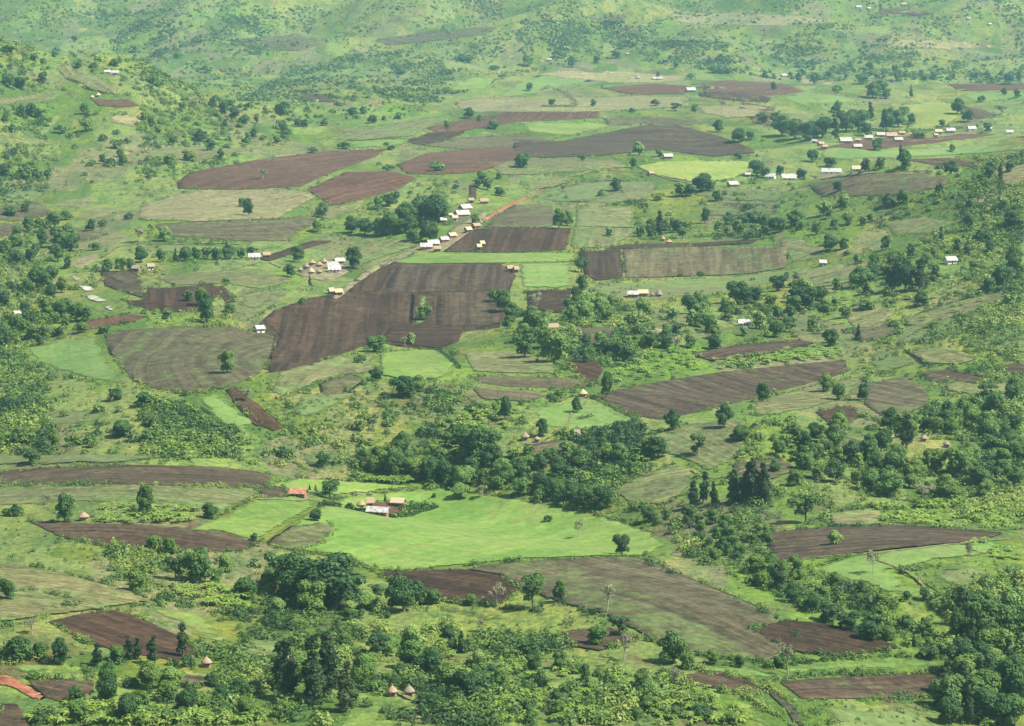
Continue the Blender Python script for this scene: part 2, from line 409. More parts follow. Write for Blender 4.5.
# (type, outline in picture points, furrow direction in picture points, furrow spacing in metres)
FIELDS = [
 # far and upper middle
 ('R', [(690,84),(730,80),(790,84),(806,92),(770,96),(740,101),(700,97)], (1,0), 6),
 ('P', [(702,92),(745,92),(772,98),(768,103),(735,101),(706,97)], (1,0), 5),
 ('R', [(945,84),(1024,83),(1024,89),(960,91)], (1,0), 6),
 ('M', [(512,82),(545,74),(592,72),(600,78),(560,92),(512,98),(490,96)], (1,0), 9),
 ('L', [(444,88),(470,77),(497,78),(489,88),(452,92)], (1,0), 9),
 ('T', [(450,103),(480,97),(560,98),(640,96),(690,98),(690,106),(600,112),(520,113),(465,112)], (1,.05), 8),
 ('O', [(318,139),(350,131),(400,122),(455,112),(463,114),(440,124),(415,137),(360,141)], (1,-.3), 7),
 ('R', [(425,128),(455,121),(512,112),(600,112),(600,118),(520,122),(470,130),(440,134)], (1,-.1), 6),
 ('P', [(405,141),(430,133),(470,130),(455,138),(420,146)], (1,-.2), 6),
 ('G', [(420,146),(455,138),(520,134),(560,141),(512,147),(470,150)], (1,0), 6),
 ('R', [(396,165),(425,154),(470,149),(520,146),(545,152),(512,162),(480,172),(440,175),(405,174)], (1,-.05), 6),
 ('B', [(512,140),(560,142),(600,134),(645,125),(680,126),(720,136),(750,148),(755,153),(715,157),(660,150),(600,156),(545,158),(515,156)], (1,.02), 6),
 ('Q', [(636,167),(660,162),(700,161),(748,162),(752,170),(735,178),(700,184),(655,175)], (1,0), 9),
 ('M', [(775,97),(820,92),(865,98),(860,104),(800,106)], (1,0), 9),
 ('Q', [(898,106),(930,101),(955,104),(958,118),(935,130),(905,128),(912,116)], (1,0), 9),
 ('B', [(956,104),(985,110),(1000,118),(975,119),(960,114)], (1,.4), 6),
 ('M', [(955,92),(1024,92),(1024,100),(990,102),(960,102)], (1,0), 9),
 ('M', [(815,150),(835,146),(870,150),(960,145),(1024,142),(1024,152),(930,156),(860,160),(820,160)], (1,0), 9),
 ('B', [(905,160),(950,158),(985,163),(975,167),(935,166)], (1,.1), 6),
 ('G', [(806,186),(835,178),(880,173),(930,173),(952,180),(945,188),(900,197),(865,197),(820,198)], (1,-.1), 6),
 ('W', [(808,176),(860,172),(930,169),(945,171),(880,173),(820,180)], (1,0), 6),
 ('D', [(672,190),(720,186),(760,190),(800,192),(790,206),(730,204),(690,200)], (1,0), 7),
 ('T', [(985,172),(1024,158),(1024,182),(1005,186)], (1,-.4), 7),
 ('S', [(520,76),(560,68),(640,70),(700,74),(690,82),(620,84),(560,80)], (1,0), 8),
 ('R', [(600,88),(650,84),(690,86),(686,94),(630,95)], (1,0), 6),
 ('S', [(690,106),(740,103),(776,106),(770,116),(720,120),(690,116)], (1,0), 8),
 ('R', [(735,100),(775,108),(768,128),(752,122),(742,112)], (.6,1), 6),
 ('G', [(600,118),(650,116),(700,120),(690,126),(640,124),(610,126)], (1,0), 6),
 ('Y', [(512,124),(560,121),(600,122),(630,124),(600,131),(560,138),(515,132)], (1,0), 8),
 ('S', [(780,70),(820,74),(850,82),(830,88),(790,84)], (1,.1), 8),
 ('S', [(880,6),(940,10),(1024,18),(1024,26),(940,22),(880,14)], (1,.05), 9),
 ('R', [(876,8),(905,9),(935,14),(920,16),(880,13)], (1,.1), 6),
 ('S', [(640,12),(740,8),(800,14),(860,24),(780,30),(680,26)], (1,.05), 9),
 ('G', [(576,16),(610,13),(640,15),(624,20),(586,21)], (1,0), 6),
 ('G', [(230,40),(300,34),(330,42),(300,52),(250,50)], (1,0), 6),
 ('G', [(370,40),(440,30),(500,26),(490,34),(430,42),(390,46)], (1,0), 6),
 ('S', [(840,40),(920,34),(1000,40),(1024,48),(960,54),(880,50)], (1,0), 9),
 ('B', [(276,92),(300,90),(330,96),(340,103),(316,102),(284,98)], (1,.2), 5),
 ('D', [(690,206),(740,204),(790,210),(770,220),(700,218)], (1,0), 7),
 ('O', [(770,235),(800,238),(830,246),(820,260),(790,262),(780,250)], (1,.2), 7),
 ('S', [(960,200),(990,186),(1024,184),(1024,200),(990,212),(966,212)], (1,-.4), 8),
 ('S', [(930,292),(970,276),(1000,286),(960,304),(920,316),(900,310)], (1,-.4), 8),
 ('D', [(880,330),(930,318),(980,306),(1024,296),(1024,318),(970,330),(920,346),(884,344)], (1,-.3), 8),
 ('B', [(920,372),(950,370),(990,378),(970,384),(930,382)], (1,.2), 5),
 ('S', [(990,352),(1024,358),(1024,366),(1000,364)], (1,.1), 8),
 ('G', [(850,330),(884,322),(902,332),(880,340),(856,342)], (1,-.1), 6),
 ('S', [(600,330),(640,326),(690,332),(660,340),(610,338)], (1,0), 7),
 ('G', [(470,388),(520,390),(556,394),(530,402),(480,400)], (1,.1), 7),
 ('D', [(300,440),(350,446),(350,470),(320,474),(290,462)], (1,.4), 8),
 ('G', [(520,446),(560,440),(590,446),(560,456),(530,458)], (1,-.2), 6),
 ('G', [(730,464),(780,458),(800,470),(770,482),(735,482)], (1,-.1), 6),
 ('S', [(620,508),(660,512),(700,524),(690,534),(650,528),(622,520)], (1,.3), 7),
 ('D', [(0,412),(60,404),(120,410),(110,424),(50,430),(0,430)], (1,-.1), 8),
 ('S', [(0,432),(60,432),(100,428),(90,436),(30,442),(0,442)], (1,-.1), 8),
 ('G', [(0,206),(40,204),(60,214),(20,222),(0,220)], (1,.1), 7),
 ('G', [(30,232),(70,226),(110,234),(80,242),(40,240)], (1,.1), 7),
 ('D', [(0,148),(40,150),(70,158),(40,162),(0,158)], (1,.1), 6),
 ('S', [(94,116),(130,112),(160,122),(140,130),(104,126)], (1,.1), 8),
 ('S', [(180,96),(214,92),(236,100),(210,106),(184,104)], (1,.1), 8),
 ('P', [(468,186),(477,182),(477,200),(468,201)], (.05,1), 5),
 ('O', [(240,640),(280,640),(300,652),(260,660),(236,652)], (1,.1), 6),
 ('G', [(160,672),(200,676),(230,682),(200,688),(164,684)], (1,.1), 6),
 ('B', [(560,632),(610,628),(640,640),(600,652),(566,646)], (1,.2), 5),
 ('S', [(380,712),(440,700),(500,704),(480,722),(400,726)], (1,.1), 7),
 ('B', [(0,700),(20,706),(40,726),(0,726)], (1,.1), 5),
 ('W', [(418,250),(440,238),(462,222),(490,208),(484,222),(456,244),(440,254)], (1,-.5), 6),
 ('W', [(296,275),(312,264),(345,262),(350,272),(335,280),(305,280)], (1,0), 6),
 ('R', [(812,150),(850,142),(900,136),(930,138),(960,134),(1000,134),(960,140),(910,146),(860,152)], (1,0), 6),
 ('O', [(276,372),(320,360),(372,352),(378,372),(350,374),(318,384),(284,398),(268,392)], (1,-.3), 6),
 ('D', [(288,428),(330,420),(366,400),(384,404),(372,424),(330,436),(300,440)], (1,-.3), 6),
 ('D', [(370,378),(410,384),(450,380),(466,392),(430,404),(386,400)], (1,.1), 7),
 ('O', [(460,352),(520,350),(556,362),(560,374),(520,374),(470,372)], (1,.1), 6),
 ('O', [(860,300),(900,312),(880,330),(850,328),(838,316)], (1,-.4), 6),
 ('O', [(900,320),(960,300),(1000,292),(1010,300),(960,316),(910,330)], (1,-.4), 5),
 ('M', [(760,356),(812,346),(846,344),(848,354),(800,360),(770,364)], (1,-.1), 7),
 ('D', [(856,352),(900,348),(930,364),(900,372),(866,378)], (1,.1), 6),
 ('O', [(940,380),(980,384),(1024,380),(1024,392),(980,396),(944,392)], (1,.1), 6),
 ('O', [(790,272),(840,264),(880,270),(850,284),(800,290)], (1,-.2), 6),
 ('D', [(850,206),(900,200),(940,204),(920,216),(870,222)], (1,-.2), 6),
 ('O', [(880,222),(930,216),(960,222),(930,234),(890,236)], (1,-.3), 5),
 ('O', [(560,186),(610,180),(660,182),(650,200),(610,204),(570,202)], (1,-.1), 6),
 ('O', [(520,182),(550,176),(580,176),(560,186),(530,192)], (1,-.2), 5),
 ('D', [(130,244),(200,243),(260,244),(300,246),(260,252),(180,254),(130,252)], (1,0), 7),
 ('O', [(150,276),(210,272),(260,268),(300,282),(260,290),(224,284),(170,286)], (1,-.1), 6),
 ('D', [(230,296),(270,290),(316,290),(276,306),(250,320),(220,318)], (1,-.3), 7),
 ('O', [(140,150),(200,146),(250,150),(200,162),(160,166)], (1,-.2), 6),
 ('G', [(0,222),(30,224),(20,236),(0,238)], (1,.1), 6),
 ('O', [(480,160),(520,158),(620,160),(630,168),(560,174),(500,176)], (1,0), 6),
 ('M', [(330,142),(400,138),(420,142),(400,148),(340,150)], (1,-.1), 8),
 # left ridge
 ('O', [(44,64),(70,64),(98,76),(122,90),(118,97),(88,90),(60,76)], (1,.4), 7),
 ('R', [(92,100),(130,100),(140,106),(118,108),(98,106)], (1,.1), 6),
 ('O', [(0,98),(30,92),(62,88),(60,100),(25,106),(0,110)], (1,-.1), 7),
 ('O', [(0,132),(18,134),(46,140),(62,146),(30,146),(0,146)], (1,.2), 6),
 ('Y', [(75,71),(95,80),(110,92),(90,98),(66,90),(58,82)], (1,.5), 9),
 # middle left
 ('R', [(176,182),(190,172),(256,160),(330,151),(388,149),(376,157),(345,168),(318,179),(300,187),(240,190),(178,189)], (1,-.2), 5),
 ('R', [(306,190),(345,172),(395,172),(418,178),(398,190),(360,200),(330,206),(318,198)], (1,-.2), 5),
 ('T', [(136,220),(140,206),(170,196),(200,190),(298,190),(320,196),(300,206),(280,219),(200,222)], (1,-.12), 6),
 ('G', [(150,224),(200,222),(280,219),(312,214),(322,222),(300,232),(288,241),(250,242),(190,238),(165,236)], (1,-.05), 5),
 ('O', [(300,206),(330,206),(380,198),(360,210),(330,222),(312,214)], (1,-.3), 6),
 ('D', [(0,196),(22,184),(60,190),(50,202),(20,206)], (1,.1), 7),
 ('P', [(256,259),(285,250),(312,241),(334,241),(316,246),(292,254),(270,262)], (1,-.35), 5),
 ('O', [(330,262),(350,246),(380,240),(415,238),(420,246),(395,254),(372,262),(352,272)], (1,-.35), 6),
 ('Y', [(300,258),(335,246),(350,244),(330,254),(310,262)], (1,-.35), 8),
 ('B', [(100,273),(138,271),(141,285),(144,299),(122,292),(105,286)], (1,.2), 5),
 ('P', [(143,288),(170,288),(212,284),(222,292),(206,310),(160,314),(130,304),(120,300),(143,300)], (.05,1), 6),
 ('P', [(214,287),(224,285),(235,302),(226,305)], (.5,1), 5),
 ('R', [(72,331),(92,320),(130,314),(150,317),(128,323),(100,328)], (1,-.15), 6),
 ('G', [(102,336),(120,330),(170,327),(230,327),(276,335),(272,356),(262,374),(234,387),(190,394),(152,390),(126,376),(112,356)], (.35,1), 7),
 ('M', [(22,350),(60,340),(102,336),(112,356),(126,376),(152,390),(100,384),(60,374),(30,362)], (.6,1), 9),
 ('M', [(190,398),(218,392),(240,406),(262,425),(240,432),(205,418)], (1,.6), 9),
 ('P', [(224,390),(236,388),(262,408),(286,428),(274,432),(252,424)], (1,.8), 5),
 ('D', [(286,400),(320,384),(360,374),(368,396),(330,418),(290,426),(268,408)], (1,-.4), 7),
 ('G', [(318,384),(350,374),(366,380),(345,396),(322,396)], (1,-.3), 6),
 ('K', [(66,274),(76,276),(84,280),(74,281)], (1,.3), 6),
 ('K', [(74,285),(92,287),(98,291),(84,292)], (1,.3), 6),
 ('K', [(80,295),(96,296),(110,301),(98,303),(86,300)], (1,.3), 6),
 ('K', [(102,306),(112,307),(116,311),(106,311)], (1,.3), 6),
 ('W', [(64,262),(84,256),(100,252),(96,262),(78,270)], (1,-.2), 8),
 # centre
 ('P', [(258,324),(275,310),(310,298),(348,292),(345,287),(366,271),(386,262),(440,263),(506,263),(516,276),(511,291),(509,312),(500,328),(464,332),(458,342),(440,350),(400,347),(376,342),(330,359),(300,369),(264,374)], (-.22,1), 7),
 ('E', [(480,220),(500,208),(524,197),(548,186),(561,177),(563,178),(550,188),(527,199),(504,211),(484,223)], (1,-.5), 8),
 ('W', [(326,300),(345,286),(366,270),(392,257),(420,245),(430,241),(434,244),(408,256),(382,268),(360,282),(340,299)], (1,-.6), 8),
 ('L', [(388,262),(430,252),(500,253),(577,252),(577,262),(500,263),(404,264)], (1,0), 9),
 ('P', [(443,252),(458,240),(476,229),(520,228),(572,228),(566,250),(510,253)], (-.35,1), 7),
 ('G', [(482,228),(496,216),(514,205),(553,205),(557,227),(520,228)], (1,0), 5),
 ('D', [(530,200),(560,184),(600,178),(630,180),(620,196),(580,204),(553,204)], (1,-.2), 7),
 ('O', [(573,210),(600,206),(636,206),(634,228),(572,227)], (1,0), 6),
 ('O', [(566,250),(572,228),(634,228),(640,232),(622,244),(612,248)], (-.3,1), 6),
 ('P', [(604,249),(625,245),(700,243),(760,239),(752,244),(690,247),(640,250)], (1,0), 5),
 ('P', [(578,252),(621,250),(624,279),(596,281),(584,276)], (.1,1), 7),
 ('G', [(621,250),(690,247),(790,247),(787,269),(740,275),(624,279)], (.08,1), 9),
 ('D', [(584,283),(640,280),(730,277),(786,270),(830,262),(800,278),(740,292),(680,300),(620,306),(580,308)], (1,-.1), 8),
 ('P', [(345,287),(366,272),(386,263),(400,264),(390,279),(380,292),(352,292)], (-.5,1), 6),
 ('B', [(401,264),(450,264),(503,265),(514,276),(508,290),(450,292),(381,293),(390,279)], (-.25,1), 8),
 ('P', [(262,321),(275,310),(310,298),(350,293),(381,294),(412,294),(409,325),(392,326),(365,342),(330,358),(300,368),(268,372),(272,350),(280,336)], (-.22,1), 7),
 ('B', [(437,293),(470,292),(507,291),(506,312),(498,326),(455,326),(436,325)], (.04,1), 7),
 ('M', [(412,296),(435,293),(434,318),(428,325),(411,325)], (1,0), 6),
 ('Y', [(412,294),(415,294),(412,325),(409,325)], (.05,1), 6),
 ('P', [(392,327),(455,327),(462,330),(458,340),(440,349),(415,346),(380,340)], (1,0), 6),
 ('M', [(514,264),(577,262),(577,286),(560,290),(516,289)], (1,0), 7),
 ('P', [(525,291),(572,290),(571,304),(562,314),(545,312),(528,308)], (1,0), 6),
 ('G', [(575,329),(614,328),(612,342),(590,347),(578,344)], (1,0), 6),
 ('B', [(690,354),(740,345),(800,340),(815,344),(770,354),(712,362)], (1,-.1), 6),
 ('L', [(377,353),(420,350),(446,351),(458,364),(448,378),(410,383),(378,375)], (1,.1), 10),
 ('G', [(468,376),(520,376),(570,378),(600,385),(560,389),(505,387),(478,383)], (1,.05), 6),
 ('P', [(560,359),(596,361),(604,370),(598,382),(582,379),(568,368)], (1,.3), 5),
 ('B', [(592,396),(640,385),(720,372),(800,364),(845,360),(850,372),(800,386),(752,399),(700,412),(660,420),(628,415)], (1,.35), 7),
 ('M', [(527,411),(560,401),(592,397),(628,416),(640,421),(600,430),(565,434),(540,428)], (1,.2), 9),
 ('P', [(815,412),(850,405),(862,417),(846,424),(828,425)], (1,.1), 5),
 ('O', [(752,402),(800,389),(852,377),(866,380),(848,398),(812,409),(780,415),(750,416)], (1,-.15), 6),
 ('G', [(866,384),(905,376),(928,390),(930,404),(905,416),(884,420),(862,404)], (1,.2), 6),
 ('O', [(640,438),(690,424),(745,420),(752,440),(735,462),(704,474),(690,464),(660,452)], (1,.5), 7),
 ('O', [(610,492),(640,476),(676,463),(698,470),(690,492),(664,505),(628,508)], (1,-.25), 7),
 ('D', [(960,342),(985,331),(1024,322),(1024,357),(992,356),(965,352)], (1,-.2), 9),
 ('B', [(995,366),(1024,362),(1024,378),(1005,374)], (1,0), 6),
 ('O', [(905,352),(945,346),(985,358),(960,366),(920,364)], (1,.3), 7),
 # front left and meadow
 ('D', [(0,452),(60,452),(120,452),(190,456),(150,464),(60,466),(0,470)], (1,0), 7),
 ('Y', [(160,462),(215,456),(256,464),(240,470),(190,468)], (1,.05), 8),
 ('B', [(0,472),(60,467),(130,465),(200,466),(255,471),(274,477),(264,488),(180,486),(100,484),(0,486)], (1,.02), 4),
 ('O', [(0,487),(110,485),(180,487),(272,489),(252,500),(222,514),(150,506),(80,502),(0,508)], (1,.04), 4),
 ('B', [(26,521),(70,523),(140,525),(220,531),(258,545),(238,552),(180,551),(110,547),(60,538)], (1,.1), 4),
 ('L', [(180,531),(222,515),(256,497),(310,495),(318,508),(290,522),(264,540),(256,544),(222,532)], (1,-.2), 10),
 ('L', [(262,545),(290,524),(318,508),(342,497),(390,492),(440,488),(500,496),(560,506),(620,520),(655,533),(668,545),(650,556),(600,557),(520,560),(460,566),(402,572),(372,571),(340,556),(300,552)], (1,.12), 12),
 ('G', [(266,543),(290,527),(326,522),(338,530),(322,544),(296,552)], (1,-.2), 6),
 ('B', [(256,489),(282,486),(290,498),(262,499)], (1,.1), 5),
 ('L', [(262,486),(300,478),(330,480),(400,484),(440,487),(390,491),(342,496),(310,494),(285,489)], (1,.05), 10),
 ('R', [(366,503),(400,502),(412,508),(406,515),(390,514),(370,508)], (1,0), 8),
 ('P', [(376,574),(405,572),(460,570),(500,576),(520,590),(500,604),(450,603),(415,594)], (1,.15), 5),
 ('G', [(460,570),(520,562),(600,558),(632,557),(660,566),(720,592),(772,614),(796,638),(772,664),(700,656),(650,640),(608,618),(560,604),(520,590),(500,576)], (1,.28), 5),
 ('P', [(748,630),(790,621),(828,625),(870,636),(902,649),(842,658),(792,652)], (1,.2), 5),
 ('X', [(630,557),(636,556),(690,578),(735,596),(772,613),(764,614),(720,594),(675,576)], (1,.4), 5),
 ('M', [(690,664),(760,668),(830,660),(900,656),(968,660),(960,670),(890,673),(820,675),(768,682),(710,675)], (1,-.05), 10),
 ('B', [(778,682),(850,676),(938,672),(952,692),(920,697),(860,700),(800,699)], (1,0), 5),
 ('D', [(806,700),(860,701),(945,697),(950,726),(940,740),(830,740)], (1,.5), 6),
 ('B', [(676,676),(720,671),(752,682),(768,694),(730,692),(694,686)], (1,.3), 5),
 ('Y', [(700,690),(740,694),(790,724),(800,740),(740,740),(730,712)], (1,.5), 8),
 ('X', [(764,690),(772,689),(795,707),(818,728),(806,730),(786,712)], (1,.7), 5),
 ('M', [(806,570),(850,556),(900,549),(985,540),(1012,542),(1000,556),(940,564),(896,572),(926,585),(945,598),(920,606),(870,592),(830,580)], (1,-.1), 9),
 ('D', [(898,573),(945,565),(1002,558),(1010,576),(990,590),(960,600),(945,596),(925,584)], (1,-.1), 7),
 ('P', [(1002,590),(1024,584),(1040,584),(1040,615),(1010,606)], (1,-.2), 5),
 ('B', [(768,534),(820,528),(900,526),(960,530),(1005,534),(985,541),(900,549),(840,556),(776,562),(768,556)], (1,-.06), 4),
 ('O', [(824,514),(866,508),(886,510),(884,526),(828,527)], (1,0), 6),
 # lowest left
 ('O', [(0,562),(30,566),(76,576),(130,592),(160,603),(110,610),(50,618),(0,628)], (1,.15), 6),
 ('G', [(0,592),(40,592),(84,604),(40,612),(0,612)], (1,.12), 5),
 ('P', [(46,622),(80,614),(116,610),(150,622),(176,634),(200,652),(176,662),(140,655),(94,646)], (1,.35), 5),
 ('Y', [(130,606),(168,606),(205,612),(240,634),(256,650),(216,652),(196,640),(176,628)], (1,.4), 9),
 ('B', [(24,678),(60,679),(96,681),(94,692),(72,706),(44,698)], (1,.2), 5),
 ('M', [(0,664),(40,660),(84,668),(92,679),(40,676),(0,676)], (1,.1), 9),
 ('E', [(0,674),(8,675),(26,684),(45,697),(40,702),(27,697),(12,688),(0,681)], (1,.6), 8),
 ('K', [(24,685),(30,685),(46,697),(42,701)], (1,.6), 5),
 ('D', [(420,600),(470,604),(540,612),(520,630),(470,622),(430,612)], (1,.2), 7),
]
RINGS = {}
for i_, f_ in enumerate(FIELDS):
    if f_[1][0] == (102, 336): RINGS[i_] = (88., -10.)
FIELD_PX = []
FIELD_TYPE = []
def make_field(i, t, poly, fdir, sp):
    P = []
    for k in range(len(poly)):
        a = np.array(poly[k], float); b = np.array(poly[(k + 1) % len(poly)], float)
        n = max(1, int(np.hypot(*(b - a)) / 5))
        for q in range(n):
            P.append(a + (b - a) * q / n)
    P = np.array(P)
    FIELD_PX.append(poly); FIELD_TYPE.append(t)
    Wp = cast(P[:, 0], P[:, 1])[:, :2]
    c0 = Wp.mean(0)
    D = c0[1]
    jit = D / F * (.4 if t not in 'EXWK' else .3)
    Wp = Wp + R.normal(0, 1, Wp.shape) * np.array([jit, jit * 2.5])
    dd = np.roll(Wp, -1, 0) - Wp
    area = abs(np.sum(Wp[:, 0] * np.roll(Wp[:, 1], -1) - Wp[:, 1] * np.roll(Wp[:, 0], -1))) / 2
    step = min(max(5.0, D * .004), max(1.2, .7 * area / np.hypot(dd[:, 0], dd[:, 1]).sum() * 2))
    lo, hi = Wp.min(0), Wp.max(0)
    gx, gy = np.meshgrid(np.arange(lo[0], hi[0], step), np.arange(lo[1], hi[1], step))
    g = np.stack([gx.ravel(), gy.ravel()], 1)
    g = g[inside(g[:, 0], g[:, 1], [tuple(p) for p in Wp])] if len(g) else g
    wd_ = 2 * SOFT.get(t, .8) * max(1, D / 1500)
    nn = np.column_stack([-(np.roll(Wp, -1, 0) - np.roll(Wp, 1, 0))[:, 1], (np.roll(Wp, -1, 0) - np.roll(Wp, 1, 0))[:, 0]])
    nn /= np.linalg.norm(nn, axis=1)[:, None] + 1e-9
    for sg in (-1, 1):
        q = Wp + sg * nn * min(wd_, step)
        q = q[inside(q[:, 0], q[:, 1], [tuple(p) for p in Wp])]
        if len(q):
            q = q[dist_poly(q[:, 0], q[:, 1], [tuple(p) for p in Wp] + [tuple(Wp[0])]) > .55 * min(wd_, step)]
            g = np.concatenate([g, q])
    pts = [Vector(p - c0) for p in Wp] + [Vector(p - c0) for p in g]
    n = len(Wp)
    vs, es, fs, *_ = delaunay_2d_cdt(pts, [], [list(range(n))], 1, 1e-4)
    off = .14 + .033 * (i % 13) if poly[0] != (258, 324) else .07
    xy = np.array([(v[0], v[1]) for v in vs])
    z = H(xy[:, 0] + c0[0], xy[:, 1] + c0[1]) + off
    z0 = float(H(c0[0], c0[1]))
    V = np.column_stack([xy, z - z0])
    fl = [list(f) for f in fs]
    # banked rim down into the soil
    cnt = {}
    for f in fl:
        for a, b in zip(f, f[1:] + f[:1]):
            cnt[(a, b)] = cnt.get((a, b), 0) + 1
    rim = [(a, b) for (a, b) in cnt if (b, a) not in cnt]
    low = {}
    VV = V.tolist()
    for a, b in rim:
        for k in (a, b):
            if k not in low:
                low[k] = len(VV); VV.append([VV[k][0], VV[k][1], VV[k][2] - off - .6])
        fl.append([b, a, low[a], low[b]])
    cpx = np.mean(poly, 0)
    w0, w1 = cast([cpx[0] - fdir[0] * 6, cpx[0] + fdir[0] * 6], [cpx[1] - fdir[1] * 6, cpx[1] + fdir[1] * 6])
    ang = math.atan2(w1[1] - w0[1], w1[0] - w0[0])
    me = bpy.data.meshes.new(NAMES[t])
    me.from_pydata(VV, [], fl)
    me.polygons.foreach_set('use_smooth', [True] * len(me.polygons))
    wb = [tuple(p - c0) for p in Wp]
    ed = dist_poly(xy[:, 0], xy[:, 1], wb + [wb[0]])
    ed = np.concatenate([ed, np.zeros(len(VV) - len(ed))])
    at = me.attributes.new('edge', 'FLOAT', 'POINT'); at.data.foreach_set('value', ed)
    me.materials.append(field_material(t, ang, sp, D, RINGS.get(i)))
    o = obj(NAMES[t], me, loc=(c0[0], c0[1], z0))
    tag(o, kind='structure')
for i, (t, poly, fd, sp) in enumerate(FIELDS):
    poly = [(-28 if x <= 0 else 1052 if x >= 1024 else x, 748 if y >= 726 else y) for x, y in poly]
    make_field(i, t, poly, fd, sp)

PATHS = [
 ([(560,402),(575,396),(600,396)], 1.1), ([(768,564),(820,559),(880,553),(950,546),(1010,540)], .9), ([(330,640),(372,672),(398,696),(440,706),(500,712)], .9),
 ([(256,500),(282,502),(310,500),(345,506)], 1.0), ([(206,664),(250,662),(310,676)], .9),
 ([(565,178),(600,170),(640,172),(700,186)], 1.4), ([(270,262),(300,276),(330,282),(350,282)], 1.2), ([(870,140),(910,142),(960,138),(1040,136)], 1.8),
 ([(840,176),(800,182),(760,190),(720,196)], 1.5), ([(150,272),(180,276),(230,270),(262,262)], 1.1), ([(900,340),(940,322),(990,300),(1040,286)], 1.2),
 ([(880,560),(915,580),(950,612)], .8), ([(100,258),(120,246),(150,244),(240,244)], 1.3), ([(590,398),(560,430),(540,446),(524,444)], .9), ([(690,470),(716,480),(742,474),(768,466)], 1.0),
]
def make_path(pts, wd):
    P = []
    for a, b in zip(pts[:-1], pts[1:]):
        n = max(2, int(math.hypot(b[0] - a[0], b[1] - a[1]) / 4))
        P += [(a[0] + (b[0] - a[0]) * k / n, a[1] + (b[1] - a[1]) * k / n) for k in range(n)]
    P.append(pts[-1]); P = np.array(P, float)
    P[1:-1] = (P[:-2] + P[1:-1] * 2 + P[2:]) / 4
    w = cast(P[:, 0], P[:, 1])[:, :2]
    w = w + np.column_stack([waves(w[:, 0] * 8, w[:, 1] * 8, W_BIG), waves(w[:, 1] * 8, w[:, 0] * 8, W_BIG)]) * .8
    t = np.gradient(w, axis=0); t /= np.linalg.norm(t, axis=1)[:, None] + 1e-9
    nrm = np.column_stack([-t[:, 1], t[:, 0]])
    ww = wd * (1 + .25 * R.normal(0, 1, len(w)))[:, None]
    q = [w - nrm * ww, w, w + nrm * ww]
    V = np.concatenate([np.column_stack([p, H(p[:, 0], p[:, 1]) + .62 + (.04 if k == 1 else 0)]) for k, p in enumerate(q)])
    n = len(w); f = []
    for k in range(n - 1):
        f += [(k, k + 1, n + k + 1, n + k), (n + k, n + k + 1, 2 * n + k + 1, 2 * n + k)]
    me = bpy.data.meshes.new('footpath'); me.from_pydata(V.tolist(), [], [q_[::-1] for q_ in f])
    at = me.attributes.new('edge', 'FLOAT', 'POINT'); at.data.foreach_set('value', np.concatenate([np.zeros(n), np.full(n, wd * 1.6), np.zeros(n)]))
    me.materials.append(PATHMAT)
    tag(obj('footpath', me), kind='structure')
PATHMAT = field_material('W', 0, 4, 1500)
for pts, wd in PATHS: make_path(pts, wd)

# ----------------------------------------------------------------------------- plants
def rand_dirs(n):
    v = R.normal(size=(n, 3)); return v / np.linalg.norm(v, axis=1)[:, None]
def leaf_quads(c, nrm, size, aspect=.75):
    """n bent-corner quads at c facing nrm."""
    n = len(c)
    nrm = nrm / (np.linalg.norm(nrm, axis=1)[:, None] + 1e-9)
    t = np.cross(nrm, rand_dirs(n)); t /= (np.linalg.norm(t, axis=1)[:, None] + 1e-9)
    b = np.cross(nrm, t)
    s = np.broadcast_to(size, (n,))[:, None] * .5
    out = np.empty((n, 4, 3))
    for k, (u, v) in enumerate(((-1, -1), (1, -1), (1, 1), (-1, 1))):
        ju = u * R.uniform(.55, 1.25, (n, 1)); jv = v * R.uniform(.55, 1.25, (n, 1))
        out[:, k] = c + t * s * ju + b * s * aspect * jv + nrm * s * R.uniform(-.35, .35, (n, 1))
    return out.reshape(-1, 3)
def lobe_leaves(lobes, n, size, up=.45, wild=.55):
    """leaves through a set of ellipsoid lobes [(centre, radii)]"""
    w = np.array([r[0] * r[1] + r[0] * r[2] for _, r in lobes]); w /= w.sum()
    k = R.choice(len(lobes), n, p=w)
    C = np.array([c for c, _ in lobes])[k]; S = np.array([r for _, r in lobes])[k]
    d = rand_dirs(n); d[:, 2] = np.where(d[:, 2] < -.45, -d[:, 2], d[:, 2])
    rad = R.uniform(.62, 1.05, n)[:, None]
    p = C + d * S * rad
    nr = d + np.array([0, 0, up]) + rand_dirs(n) * wild
    return leaf_quads(p, nr, size * R.uniform(.7, 1.3, n))

def limb_set(mb, base, top, r, lobes, n=6, mi=0, nl=5):
    b = Vector(base); t = Vector(top)
    mid = b.lerp(t, .5) + Vector((R.normal(0, .25), R.normal(0, .25), 0))
    mb.tube([b + Vector((0, 0, -.8)), b + Vector((0, 0, .2)), mid, t], [r * 1.35, r * 1.1, r * .8, r * .35], n, mi)
    for c, rr in lobes[:nl]:
        s = b.lerp(t, R.uniform(.45, .8)); e = Vector(c)
        m = s.lerp(e, .5) + Vector((0, 0, R.uniform(-.3, .2)))
        mb.tube([s, m, e], [r * .5, r * .32, r * .12], 5, mi)

PROTO = {}
def reg(kind, lod, trunk, crown, bark, leaf, hgt, wid, extra=None):
    two = MB()
    PROTO.setdefault((kind, lod), []).append(dict(trunk=trunk.mesh('trunk', bark, True), crown=crown.mesh('crown', leaf), h=hgt, w=wid, extra=extra))

